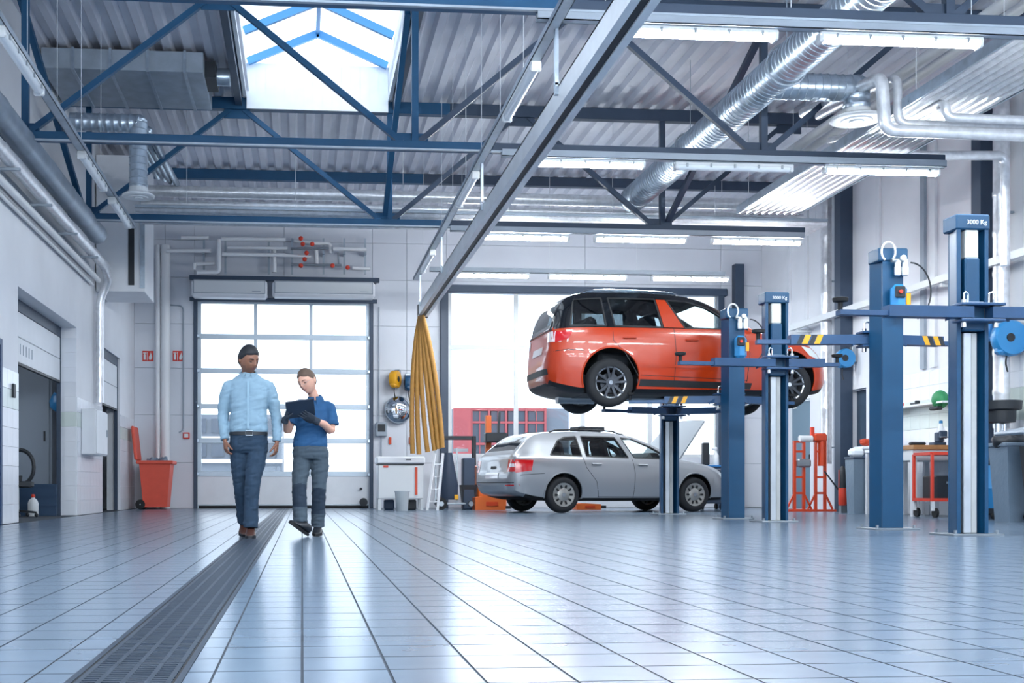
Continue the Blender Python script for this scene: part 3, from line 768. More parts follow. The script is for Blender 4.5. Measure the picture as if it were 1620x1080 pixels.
# box duct in the far left corner
bx = thing('wall_duct_box', 'white rectangular duct box hanging in the far left corner under the roof', 'duct', (-3.1, 20.6, 3.84))
MB().box(XL + .02, -2.72, 20.05, 21.25, 3.84, 6.2, .008).build('box', 'white_paint', bx, None, world=True)
MB().box(-3.0, -2.9, 20.03, 20.06, 3.95, 5.0).build('slot', 'dark_plastic', bx, None, world=True)
MB().box(-2.8, -2.72, 20.02, 20.06, 3.9, 6.1).build('corner_rail', 'galv', bx, None, world=True)
# right wall ducts and rail
for k, (px, r, y1) in enumerate(((1307, .10, ZR), (1584, .11, ZR))):
    p = AX(px, 600, XR - .2); t = thing('riser_duct', ['silver jacketed riser on the right wall beside the dark column near the orange stand', 'silver jacketed riser on the right wall beside the nearer dark column'][k], 'duct', (p.x, p.y, 0))
    spiral([(p.x, p.y, .9 if k == 0 else 1.3), (p.x, p.y, y1)], r, 20, .55).build('duct', 'jacket', t, 50, world=True)
    for z in (1.2, 2.8, 4.4): MB().box(p.x, XR - .016, p.y - .02, p.y + .02, z, z + .03).build('bracket', 'galv_dull', t, None, world=True)
cr = thing('cable_duct', 'long white cable duct sloping away along the right wall', 'cable duct', (9.95, 16, 3.62))
MB().box(9.9, 10.0, 6, 22.5, 3.64, 3.75).build('duct', 'offwhite', cr, None, world=True)
for y in (8, 11, 14, 17, 20, 22.2): MB().box(9.95, XR - .005, y - .03, y + .03, 3.58, 3.64).build('bracket', 'offwhite', cr, None, world=True)
# ================================================================== CARS (built from side profile, plan and cross-section)
def chaikin(p, n=2):
    for _ in range(n):
        q = [p[0]]
        for a, b in zip(p, p[1:]): q += [(a[0] * .75 + b[0] * .25, a[1] * .75 + b[1] * .25), (a[0] * .25 + b[0] * .75, a[1] * .25 + b[1] * .75)]
        p = q + [p[-1]]
    return p
def ip(p, x):
    if x <= p[0][0]: return p[0][1]
    for a, b in zip(p, p[1:]):
        if x <= b[0]: return a[1] + (b[1] - a[1]) * (x - a[0]) / max(1e-9, b[0] - a[0])
    return p[-1][1]
def car_rings(P, xs, ins=0.0, floor=None):
    top, bot, wid, belt, rw = [chaikin(P[k]) for k in ('top', 'bot', 'wid', 'belt', 'roofw')]
    rings = []
    for x in xs:
        zt = ip(top, x) - ins; zb = ip(bot, x) if floor is None else floor; w_ = ip(wid, x) - ins; zl = min(ip(belt, x), zt - .02); we = min(ip(rw, x) - ins, w_ * .97)
        if zl < zb + .04: zl = zb + .04
        if zt < zl + .015: zt = zl + .015
        H = zl - zb; h_ = zt - zl
        half = [(0, zb), (.5 * w_, zb), (.84 * w_, zb + .005), (.945 * w_, zb + min(.06, H * .2)), (.985 * w_, zb + H * .28), (w_, zb + H * .5), (w_ * .995, zb + H * .68), (w_ * .985, zb + H * .84), (w_ * .965, zb + H * .95), (w_ * .945, zl)]
        a = w_ * .935
        for t in (.2, .45, .7, .9): half.append((a + (we - a) * t + .012 * math.sin(math.pi * t) * min(1, h_ * 2), zl + h_ * .9 * t))
        half += [(we * .955, zl + h_ * .955), (we * .85, zt - h_ * .018 - .004), (we * .5, zt - .004), (0, zt)]
        rings.append([(x, -y, z) for y, z in half] + [(x, y, z) for y, z in half[-2:0:-1]])
    return rings
def bool_cut(o, cutters, op='DIFFERENCE'):
    for c in cutters:
        md = o.modifiers.new('b', 'BOOLEAN'); md.object = c; md.operation = op; md.solver = 'EXACT'; md.material_mode = 'TRANSFER'
        bpy.context.view_layer.update()
        me = bpy.data.meshes.new_from_object(o.evaluated_get(bpy.context.evaluated_depsgraph_get()))
        o.modifiers.clear(); old = o.data; o.data = me; bpy.data.meshes.remove(old)
    for c in cutters:
        d = c.data; bpy.data.objects.remove(c); bpy.data.meshes.remove(d)
def tmp(mb, m): 
    o = bpy.data.objects.new('cutter', mb.mesh('cutter', m)); COL.objects.link(o)
    bm = bmesh.new(); bm.from_mesh(o.data); bmesh.ops.recalc_face_normals(bm, faces=bm.faces); bm.to_mesh(o.data); bm.free()
    return o
def rs(poly, n):
    """resample a polyline to n+1 points"""
    L = [0]
    for a, b in zip(poly, poly[1:]): L.append(L[-1] + math.dist(a, b))
    out = []
    for i in range(n + 1):
        s = L[-1] * i / n
        for k in range(len(poly) - 1):
            if s <= L[k + 1] + 1e-9:
                f = (s - L[k]) / max(1e-9, L[k + 1] - L[k]); out.append(tuple(poly[k][j] + (poly[k + 1][j] - poly[k][j]) * f for j in (0, 1))); break
    return out
def patch(bvh, lo, hi, d, off, n=10, m=5, mb=None, thick=0.0):
    """4-sided patch between two polylines drawn in a side or end view, laid on the body surface"""
    mb = mb or MB(); A, B = rs(lo, n), rs(hi, n); vs = []; dv = V(d)
    for i in range(n + 1):
        for j in range(m + 1):
            a = A[i][0] + (B[i][0] - A[i][0]) * j / m; b = A[i][1] + (B[i][1] - A[i][1]) * j / m
            org = V((a, 0, b)) if abs(d[1]) else V((0, a, b))
            hit = bvh.ray_cast(org - dv * 6, dv)[0]
            if hit is None: hit = bvh.find_nearest(org - dv * .9 * (1 if abs(d[1]) else 0))[0]
            vs.append(hit - dv * off)
    fs = []
    for i in range(n):
        for j in range(m):
            q = i * (m + 1) + j; fs.append((q, q + m + 1, q + m + 2, q + 1))
    if (B[0][1] - A[0][1]) * (A[-1][0] - A[0][0]) * ((1 if d[1] > 0 else -1) if abs(d[1]) else (-1 if d[0] > 0 else 1)) < 0: fs = [f[::-1] for f in fs]
    mb.add(vs, fs)
    return mb
def seam(bvh, pts, d, wd=.009, off=.0025, mb=None):
    mb = mb or MB()
    for a, b in zip(pts, pts[1:]):
        t = V((b[0] - a[0], b[1] - a[1])).normalized(); nx, ny = -t[1] * wd / 2, t[0] * wd / 2
        patch(bvh, [(a[0] - nx, a[1] - ny), (b[0] - nx, b[1] - ny)], [(a[0] + nx, a[1] + ny), (b[0] + nx, b[1] + ny)], d, off, max(2, int(math.dist(a, b) / .05)), 1, mb)
    return mb
mat('paint_orange', '#b23302', .3, coat=.6, var=.02, vscale=2)
mat('paint_silver', '#999da2', .3, .35, coat=.8)
mat('paint_black', '#0d1015', .15, coat=.6)
mat('cabin_dark', '#191c20', .8)
mat('seat_cloth', '#23282e', .85)
mat('tail_red', '#c3161c', .15, coat=1)
mat('tail_pale', '#e6dfe2', .15, coat=1)
mat('trim_black', '#15181d', .55)
mat('rim_dark', '#3a3f47', .35, .6)
mat('rim_edge', '#a9afb6', .3, .8)
mat('rim_silver', '#a7a6a2', .35, .6)
mat('tyre', '#1b1e23', .8, var=.15, vscale=30)
mat('headlamp', '#cfd8dd', .1, coat=1)
def wheel(parent, c, r, style, side):
    """side -1: outer face towards -y"""
    T = Matrix.Translation(V(c)) @ Matrix.Rotation(R(90) if side < 0 else R(-90), 4, 'X'); wt = .205; rr = r * .66
    ty = MB().lathe([(rr, -wt / 2 + .01), (rr + .03, -wt / 2), (r - .035, -wt / 2 + .006), (r - .01, -wt / 2 + .03), (r, -wt / 2 + .06), (r, wt / 2 - .06), (r - .01, wt / 2 - .03), (r - .035, wt / 2 - .006), (rr + .03, wt / 2), (rr, wt / 2 - .01), (rr - .02, 0)], 40, T, cap=False)
    ty.f.pop(); ty.mi.pop(); 
    wo = ty.build('wheel', 'tyre', parent, 50)
    MB().lathe([(rr + .004, wt / 2 - .004), (rr + .004, wt / 2 - .02), (rr - .02, wt / 2 - .03), (rr - .03, -wt / 2 + .03), (rr, -wt / 2 + .01)], 40, T, cap=False).build('rim', 'rim_edge' if style == 'spoke' else 'rim_silver', wo)
    if style == 'spoke':
        MB().cyl(T @ V((0, 0, wt / 2 - .09)), T @ V((0, 0, wt / 2 - .075)), rr * .62, 24).build('brake_disc', 'rim_dark', wo)
        for k in range(5):
            for s in (-1, 1):
                a0 = 2 * math.pi * k / 5 + .3; a1 = a0 + s * .24
                p0 = T @ V((.055 * math.cos(a0 + s * .25), .055 * math.sin(a0 + s * .25), wt / 2 - .035)); p1 = T @ V((rr * math.cos(a1), rr * math.sin(a1), wt / 2 - .022))
                MB().bar(p0, p1, .034, .028, T.to_3x3() @ V((0, 0, 1))).build('spoke', 'rim_dark', wo, None)
        MB().cyl(T @ V((0, 0, wt / 2 - .06)), T @ V((0, 0, wt / 2 - .018)), .07, 20).build('hub', 'rim_dark', wo)
        MB().cyl(T @ V((0, 0, wt / 2 - .018)), T @ V((0, 0, wt / 2 - .012)), .03, 16).build('hub_cap', 'chrome', wo)
    else:
        MB().lathe([(.02, wt / 2 - .012), (.09, wt / 2 - .015), (.12, wt / 2 - .03), (rr * .92, wt / 2 - .012), (rr, wt / 2 - .01)], 36, T, cap=False).build('wheel_cover', 'rim_silver', wo)
        for k in range(10):
            a = 2 * math.pi * k / 10; M_ = T @ Matrix.Rotation(a, 4, 'Z')
            MB().box(rr * .56, rr * .84, -.017, .017, wt / 2 - .022, wt / 2 - .006, .004, M_).build('vent', 'trim_black', wo, None)
        MB().cyl(T @ V((0, 0, wt / 2 - .02)), T @ V((0, 0, wt / 2 - .002)), .035, 16).build('hub_cap', 'rim_edge', wo)
    return wo
def make_car(name, label, S):
    car = thing(name, label, 'car', S['loc'], S['rz'])
    P = S; L = S['L']; xs = sorted({round(v, 4) for v in [0, .008, .02, .035, .055, .08, .11, .15] + [L - v for v in (0, .008, .02, .035, .055, .08, .11, .15)] + [.15 + (L - .3) * k / 72 for k in range(73)]})
    mb = MB(); mb.loft(car_rings(P, xs))
    me = mb.mesh('body', ['body_paint_placeholder'] if False else [S['paint'], S['upper'], 'trim_black', 'cabin_dark'])
    belt = chaikin(P['belt']); bot = chaikin(P['bot'])
    for p in me.polygons:
        c = p.center
        if c.z < S['skirt'] and c.z < ip(bot, c.x) + S['skirt_h']: p.material_index = 2
        elif c.z > ip(belt, c.x) + .015 and S['cab'][0] < c.x < S['cab'][1] and S['upper'] != S['paint']: p.material_index = 1
    bm = bmesh.new(); bm.from_mesh(me); bmesh.ops.recalc_face_normals(bm, faces=bm.faces); bm.to_mesh(me); bvh = BVHTree.FromBMesh(bm); bm.free()
    body = bpy.data.objects.new('body', me); COL.objects.link(body)
    cut = []
    cx0, cx1 = S['cavity']; cxs = [cx0 + (cx1 - cx0) * k / 30 for k in range(31)]
    cut.append(tmp(MB().loft(car_rings(P, cxs, .06, S['floor'])), 'cabin_dark'))
    for wn in S['windows']:
        cut.append(tmp(MB().prism(wn['lo'] + wn['hi'][::-1], -2, 2), 'trim_black'))
    ws = S['screen']; cut.append(tmp(MB().prism(ws['poly'], ws['x'][0], ws['x'][1], 'x'), 'trim_black'))
    rw_ = S['rear_glass']; cut.append(tmp(MB().prism(rw_['poly'], -1, rw_['x'], 'x'), 'trim_black'))
    for ax in S['axles']:
        for s in (-1, 1):
            y0, y1 = s * (S['track'] / 2 - .2), s * 1.3
            cut.append(tmp(MB().lathe([(S['arch'], 0), (S['arch'], 1)], 36, Matrix.Translation((ax, min(y0, y1), S['arch_z'])) @ Matrix.Rotation(R(-90), 4, 'X') @ Matrix.Diagonal((1, 1, abs(y1 - y0), 1))), 'trim_black'))
    if 'bay' in S: cut.append(tmp(MB().box(*S['bay']), 'cabin_dark'))
    bool_cut(body, cut)
    me = body.data; me.polygons.foreach_set('use_smooth', [True] * len(me.polygons)); me.set_sharp_from_angle(angle=R(32))
    body.parent = car
    # glass
    for wn in S['windows']:
        for d in ((0, 1, 0), (0, -1, 0)):
            patch(bvh, wn['lo'], wn['hi'], d, -.004, 12, 6).build('window', wn['glass'], body, 60)
            o_ = wn['lo'] + wn['hi'][::-1]; 
            seam(bvh, o_ + [o_[0]], d, S.get('trimw', .022), .001).build('window_trim', 'trim_black', body, 60)
    q = ws['poly']; patch(bvh, [q[0], q[1]], [q[3], q[2]], (-1, 0, 0), -.004, 12, 8).build('windscreen', 'car_glass_clear', body, 60)
    q = rw_['poly']; patch(bvh, [q[0], q[1]], [q[3], q[2]], (1, 0, 0), -.004, 12, 8).build('rear_window', 'car_glass', body, 60)
    for pts in S['seams']:
        seam(bvh, pts, (0, 1, 0), .009, .0015).build('door_gap', 'trim_black', body, 60)
    for (x, z) in S['handles']:
        hit = bvh.ray_cast(V((x, -3, z)), V((0, 1, 0)))[0]
        MB().box(x - .1, x + .1, hit.y - .035, hit.y - .012, z - .014, z + .014, .01).box(x - .09, x - .06, hit.y - .02, hit.y + .005, z - .01, z + .01).box(x + .06, x + .09, hit.y - .02, hit.y + .005, z - .01, z + .01).build('door_handle', S['paint'], body, 40)
    # arch lips, wheels
    for ax in S['axles']:
        for s in (-1, 1):
            pts = []
            for k in range(25):
                a = math.pi * (-.12 + 1.24 * k / 24); x = ax + S['arch'] * math.cos(a); z = S['arch_z'] + S['arch'] * math.sin(a)
                hit = bvh.ray_cast(V((x, 3 * s, z)), V((0, -s, 0)))[0]
                if hit is not None: pts.append((x, hit.y, z))
            MB().tube(pts, .014, 6).build('arch_lip', S.get('lip', S['paint']), body, 50)
            wheel(car, (ax, s * (S['track'] / 2), S['wz']), S['wr'], S['style'], s)
    # cabin: seats, wheel
    sx = S['seats']
    for x in sx[:1]:
        for y in (-.36, .36):
            MB().box(x - .05, x + .45, y - .24, y + .24, S['floor'] + .12, S['floor'] + .34, .06).cbox((x - .1, y, S['floor'] + .6), (.16, .46, .62), .06, M=Matrix.Rotation(R(-14), 4, 'Y')).cbox((x - .19, y, S['floor'] + 1.0), (.1, .26, .18), .04).build('front_seat', 'seat_cloth', car, 40)
    x = sx[1]; MB().box(x - .05, x + .45, -.6, .6, S['floor'] + .12, S['floor'] + .34, .06).cbox((x - .1, 0, S['floor'] + .58), (.16, 1.2, .56), .06, M=Matrix.Rotation(R(-14), 4, 'Y')).build('rear_seat', 'seat_cloth', car, 40)
    x = sx[0] + .62; M_ = Matrix.Translation((x, .36, S['floor'] + .68)) @ Matrix.Rotation(R(65), 4, 'Y')
    MB().tube([M_ @ V((.17 * math.cos(t), .17 * math.sin(t), 0)) for t in [2 * math.pi * k / 20 for k in range(20)]], .016, 8, closed=True).build('steering_wheel', 'trim_black', car)
    MB().box(x + .1, x + .42, -.66, .66, S['floor'] + .35, S['floor'] + .66, .08).build('dashboard', 'trim_black', car, 40)
    return car, body, bvh
sym = lambda y, *zz: None
# ---- orange car on the far lift
OX0, OYC, OZ0 = 3.47, 16.8, 1.60
orange = dict(L=4.3, loc=(OX0, OYC, OZ0), rz=R(2.5), paint='paint_orange', upper='paint_black', skirt=.36, skirt_h=.09, cab=(.0, 3.0),
    top=[(0, .62), (.02, .74), (.06, .88), (.075, 1.12), (.10, 1.26), (.20, 1.50), (.32, 1.63), (.50, 1.68), (.95, 1.70), (1.6, 1.695), (2.1, 1.66), (2.4, 1.57), (2.72, 1.38), (3.06, 1.17), (3.2, 1.13), (3.7, 1.08), (4.0, 1.0), (4.18, .86), (4.27, .68), (4.3, .58)],
    bot=[(0, .42), (.03, .35), (.12, .29), (.4, .22), (.6, .20), (3.9, .20), (4.1, .22), (4.25, .28), (4.3, .38)],
    wid=[(0, .42), (.012, .52), (.04, .62), (.10, .705), (.2, .775), (.35, .83), (.6, .88), (.95, .895), (3.3, .895), (3.75, .885), (4.0, .83), (4.15, .75), (4.25, .65), (4.3, .55)],
    belt=[(0, 1.10), (.2, 1.14), (2.8, 1.135), (3.0, 1.11), (3.6, 1.02), (4.0, .9), (4.3, .6)],
    roofw=[(0, .42), (.06, .52), (.15, .58), (.3, .62), (.6, .67), (1.6, .68), (2.2, .66), (2.9, .74), (3.2, .78), (3.8, .72), (4.3, .45)],
    cavity=(.28, 2.95), floor=.48, seats=(1.75, .85), track=1.55, axles=(.90, 3.60), arch=.42, arch_z=.43, wr=.348, wz=.348, style='spoke',
    windows=[dict(lo=[(.33, 1.17), (.84, 1.165)], hi=[(.40, 1.56), (.80, 1.58)], glass='car_glass'),
             dict(lo=[(.97, 1.165), (1.68, 1.155)], hi=[(.90, 1.58), (1.60, 1.58)], glass='car_glass'),
             dict(lo=[(2.02, 1.15), (2.78, 1.14)], hi=[(1.78, 1.57), (2.08, 1.555), (2.4, 1.46), (2.7, 1.27)], glass='car_glass_clear')],
    screen=dict(poly=[(-.62, 1.2), (.62, 1.2), (.56, 1.56), (-.56, 1.56)], x=(2.2, 3.4)), rear_glass=dict(poly=[(-.56, 1.2), (.56, 1.2), (.5, 1.52), (-.5, 1.52)], x=.34),
    seams=[[(.93, 1.12), (.93, .95), (1.10, .78), (1.3, .45)], [(1.84, 1.14), (1.86, .8), (1.84, .38)], [(2.92, 1.05), (2.98, .8), (2.94, .38)], [(1.28, .46), (2.95, .40)], [(.1, .80), (.3, .82), (.5, .80)]],
    handles=[(1.17, .99), (2.1, .97)])
oc, ob, obv = make_car('orange_car', 'orange sport utility car with black roof raised on the two-post lift', orange)
D = (0, 1, 0)
patch(obv, [(1.70, 1.15), (2.0, 1.15)], [(1.62, 1.575), (1.76, 1.57)], D, .004, 4, 5).build('door_pillar', 'paint_orange', ob, 60)
patch(obv, [(1.30, .30), (3.0, .27)], [(1.28, .40), (3.02, .36)], D, .006, 14, 2).build('sill_cladding', 'trim_black', ob, 60)
seam(obv, [(1.35, .60), (2.9, .56)], D, .035, .010).build('side_moulding', 'paint_orange', ob, 60)
for s in (-1, 1):
    d = (0, -s, 0)
    patch(obv, [(.10, .92), (.30, .98)], [(.10, 1.09), (.36, 1.10)], d, .005, 6, 4).build('tail_lamp', 'tail_red', ob, 60)
    y0, y1 = s * .80, s * .50
    patch(obv, [(y0, .93), (y1, .95)], [(y0, 1.09), (y1, 1.09)], (1, 0, 0), .006, 6, 4).build('tail_lamp_inner', 'tail_pale', ob, 60)
    seamp = [(x, s * .60, ip(chaikin(orange['top']), x) + (.012 if .6 < x < 2.0 else -.02)) for x in [.52 + 1.62 * k / 14 for k in range(15)]]
    MB().tube(seamp, .018, 8).build('roof_rail', 'chrome', ob)
    patch(obv, [(3.92, .78), (4.16, .70)], [(3.78, .92), (4.10, .86)], d, .005, 6, 4).build('headlamp', 'headlamp', ob, 60)
    MB().cbox((2.72, s * .99, 1.16), (.1, .2, .14), .04).bar((2.76, s * .86, 1.13), (2.74, s * .95, 1.13), .05, .04).build('door_mirror', 'paint_black', ob, 40)
patch(obv, [(-.28, .80), (.28, .80)], [(-.28, .91), (.28, .91)], (1, 0, 0), .008, 6, 2).build('number_plate', 'tail_pale', ob, 60)
patch(obv, [(-.62, .47), (.62, .47)], [(-.6, .56), (.6, .56)], (1, 0, 0), .01, 12, 3).build('bumper_strip', 'trim_black', ob, 60)
seam(obv, [(-.66, 1.115), (.66, 1.115)], (1, 0, 0), .02, .012).build('hatch_strip', 'trim_black', ob, 60)
# underbody
ub = MB().box(1.3, 3.9, -.55, .55, .2, .3, .03).box(.6, 1.25, -.4, .4, .2, .28, .03).cyl((.9, -.72, .33), (.9, .72, .33), .045, 10).cyl((3.58, -.72, .33), (3.58, .72, .33), .04, 10)
ub.build('underbody', 'trim_black', oc, 40)
MB().cyl((.42, .3, .22), (1.0, .3, .22), .1, 14).tube(rounded([(1.0, .3, .22), (1.5, .1, .2), (3.0, .1, .2)], .2), .03, 8).build('exhaust', 'steel', oc)
# ---- silver estate car on the floor with its bonnet up
rwp = AZ(893, 811.2); psi = R(15)
fx, fy = math.cos(psi), math.sin(psi)
ax0 = .98; org = V((rwp.x, rwp.y, 0)) - V((fx, fy, 0)) * ax0 + V((-fy, fx, 0)) * .90
silver = dict(L=4.66, loc=(org.x, org.y, 0), rz=psi, paint='paint_silver', upper='paint_silver', skirt=.30, skirt_h=.05, cab=(.0, 3.0),
    top=[(0, .66), (.02, .74), (.05, .84), (.06, .98), (.10, 1.04), (.30, 1.22), (.52, 1.385), (.70, 1.43), (1.2, 1.46), (1.8, 1.465), (2.3, 1.43), (2.6, 1.36), (3.0, 1.19), (3.38, .99), (3.5, .95), (4.1, .86), (4.4, .76), (4.58, .64), (4.66, .54)],
    bot=[(0, .50), (.03, .40), (.1, .32), (.4, .24), (.7, .2), (4.2, .2), (4.45, .22), (4.6, .3), (4.66, .40)],
    wid=[(0, .66), (.015, .72), (.06, .79), (.15, .84), (.5, .895), (1.0, .905), (3.6, .905), (4.1, .88), (4.4, .80), (4.55, .70), (4.66, .52)],
    belt=[(0, .98), (.2, .985), (1.0, .97), (3.0, .93), (3.5, .90), (4.1, .80), (4.66, .52)],
    roofw=[(0, .6), (.15, .64), (.5, .60), (1.0, .61), (2.0, .62), (2.6, .60), (3.2, .72), (3.6, .78), (4.3, .70), (4.66, .4)],
    cavity=(.35, 3.2), floor=.42, seats=(2.1, 1.2), track=1.57, axles=(.98, 3.67), arch=.37, arch_z=.34, wr=.318, wz=.318, style='cover', lip='paint_silver',
    windows=[dict(lo=[(.74, 1.01), (1.36, .995)], hi=[(.80, 1.09), (.95, 1.27), (1.10, 1.335), (1.33, 1.35)], glass='car_glass'),
             dict(lo=[(1.45, .995), (2.30, .975)], hi=[(1.43, 1.355), (2.12, 1.35)], glass='car_glass'),
             dict(lo=[(2.42, .975), (3.18, .96)], hi=[(2.25, 1.345), (2.5, 1.315), (2.85, 1.18), (3.1, 1.03)], glass='car_glass_clear')],
    screen=dict(poly=[(-.6, 1.04), (.6, 1.04), (.52, 1.36), (-.52, 1.36)], x=(2.5, 3.6)), rear_glass=dict(poly=[(-.56, 1.10), (.56, 1.10), (.47, 1.36), (-.47, 1.36)], x=.48),
    bay=(3.55, 4.35, -.6, .6, .6, 1.2),
    seams=[[(1.37, .98), (1.42, .80), (1.62, .55), (1.68, .26)], [(2.36, .97), (2.40, .7), (2.38, .26)], [(3.24, .93), (3.30, .6), (3.24, .26)], [(1.66, .28), (3.26, .27)], [(.16, .66), (.4, .68), (.6, .69)]],
    handles=[(1.62, .86), (2.56, .85)])
sv, sb, sbv = make_car('silver_estate_car', 'silver estate car with raised bonnet standing on the floor', silver)
for s in (-1, 1):
    d = (0, -s, 0)
    patch(sbv, [(.08, .70), (.36, .74)], [(.08, .93), (.40, .92)], d, .005, 6, 4).build('tail_lamp', 'tail_red', sb, 60)
    patch(sbv, [(s * .83, .72), (s * .60, .72)], [(s * .83, .93), (s * .58, .93)], (1, 0, 0), .006, 6, 4).build('tail_lamp_inner', 'tail_red', sb, 60)
    patch(sbv, [(s * .80, .80), (s * .66, .80)], [(s * .80, .86), (s * .66, .86)], (1, 0, 0), .009, 4, 2).build('reverse_lamp', 'tail_pale', sb, 60)
    patch(sbv, [(s * .82, .47), (s * .55, .47)], [(s * .82, .495), (s * .55, .495)], (1, 0, 0), .006, 4, 2).build('reflector', 'tail_red', sb, 60)
    MB().tube([(x, s * .57, ip(chaikin(silver['top']), x) + (.014 if .95 < x < 2.2 else -.015)) for x in [.85 + 1.5 * k / 14 for k in range(15)]], .014, 8).build('roof_rail', 'trim_black', sb)
    patch(sbv, [(4.28, .60), (4.52, .55)], [(4.2, .74), (4.46, .68)], d, .005, 6, 4).build('headlamp', 'headlamp', sb, 60)
    MB().cbox((3.02, s * 1.0, .98), (.1, .2, .14), .04).bar((3.06, s * .88, .95), (3.04, s * .96, .95), .05, .04).build('door_mirror', 'paint_silver', sb, 40)
patch(sbv, [(-.27, .60), (.27, .60)], [(-.27, .71), (.27, .71)], (1, 0, 0), .008, 6, 2).build('number_plate', 'tail_pale', sb, 60)
seam(sbv, [(-.1, .80), (.1, .80)], (1, 0, 0), .05, .01).build('hatch_handle', 'trim_black', sb, 60)
seam(sbv, [(-.78, .53), (.78, .53)], (1, 0, 0), .014, .006).build('bumper_gap', 'trim_black', sb, 60)
MB().box(3.6, 4.3, -.5, .5, .45, .8, .05).box(3.7, 4.0, -.25, .25, .75, .86, .03).cyl((3.75, .35, .8), (3.75, .35, .9), .06, 12).build('engine', 'trim_black', sv, 40)
# bonnet: a curved panel hinged at the windscreen, propped open
bn = MB(); rows_ = []
for i in range(9):
    f = i / 8; x = .98 * f; w_ = .70 - .12 * f ** 2
    rows_.append([(x, w_ * (j / 4 - 1), .03 * (1 - (j / 4 - 1) ** 2) - .05 * f ** 2.5 - .015 * (abs(j / 4 - 1) > .9)) for j in range(9)])
Mh = Matrix.Translation((3.42, 0, .96)) @ Matrix.Rotation(R(-52), 4, 'Y')
vs = [Mh @ V(p) for r_ in rows_ for p in r_] + [Mh @ (V(p) + V((0, 0, -.03))) for r_ in rows_ for p in r_]
fs = []
for i in range(8):
    for j in range(8):
        q = i * 9 + j; fs.append((q, q + 9, q + 10, q + 1)); fs.append((q + 81, q + 82, q + 91, q + 90))
for i in range(8): fs += [(i * 9, i * 9 + 81, i * 9 + 90, i * 9 + 9), (i * 9 + 8, i * 9 + 17, i * 9 + 98, i * 9 + 89)]
for j in range(8): fs += [(j, j + 1, j + 82, j + 81), (72 + j, 72 + j + 81, 72 + j + 82, 72 + j + 1)]
mat('bonnet_inner', '#848b92', .45)
bn.add(vs, fs); bn.build('bonnet', 'bonnet_inner', sv, 40)
MB().tube([(4.25, .45, .8), Mh @ V((.55, .4, -.03))], .008, 6).build('bonnet_prop', 'trim_black', sv)
# ================================================================== TWO-POST LIFTS
mat('arm_blue', '#234a72', .4, var=.1, vscale=5)
mat('lift_silver', '#c6ccd2', .35, .6, var=.12, vscale=3)
mat('guide_grey', '#b3b6b6', .45, var=.1, vscale=5)
mat('cover_cream', '#dfe0da', .45)
def arm(parent, p, ang, lens, pad=True, stripe=False, z=0.0):
    """telescopic swing arm from pivot p, direction ang; parts nest under the arm"""
    d = V((math.cos(ang), math.sin(ang), 0)); s = V((-d.y, d.x, 0)); p = V(p)
    L1, L2 = lens
    a = MB().bar(p - d * .06, p + d * L1, .13, .10); a.build_ = None
    ao = a.build('arm', 'arm_blue', parent, None, world=False)
    MB().bar(p + d * (L1 - .05) - V((0, 0, .02)), p + d * (L1 + L2) - V((0, 0, .02)), .095, .045).build('arm_extension', 'arm_blue', ao, None)
    e = p + d * (L1 + L2 - .02)
    if stripe:
        for k in range(2):
            c = p + d * (L1 * .62 + .13 * k)
            for sd in (-1, 1):
                q = [c + s * sd * .067 + V((0, 0, -.048)), c + d * .06 + s * sd * .067 + V((0, 0, -.048)), c + d * .02 + s * sd * .067 + V((0, 0, .048)), c - d * .04 + s * sd * .067 + V((0, 0, .048))]
                MB().add(q + [v_ - s * sd * .004 for v_ in q], [(0, 1, 2, 3), (7, 6, 5, 4), (0, 4, 5, 1), (1, 5, 6, 2), (2, 6, 7, 3), (3, 7, 4, 0)]).build('warning_stripe', 'yellow', ao, None)
            c2 = c + d * .065
            for sd in (-1, 1):
                q = [c2 + s * sd * .0665 + V((0, 0, -.048)), c2 + d * .05 + s * sd * .0665 + V((0, 0, -.048)), c2 + d * .01 + s * sd * .0665 + V((0, 0, .048)), c2 - d * .04 + s * sd * .0665 + V((0, 0, .048))]
                MB().add(q + [v_ - s * sd * .003 for v_ in q], [(0, 1, 2, 3), (7, 6, 5, 4), (0, 4, 5, 1), (1, 5, 6, 2), (2, 6, 7, 3), (3, 7, 4, 0)]).build('warning_stripe', 'dark_plastic', ao, None)
    if pad:
        MB().lathe([(.02, -.03), (.022, .07), (.065, .08), (.07, .11), (.06, .115), (.01, .112)], 18, Matrix.Translation(e)).build('lift_pad', 'black_rubber', ao)
    return ao
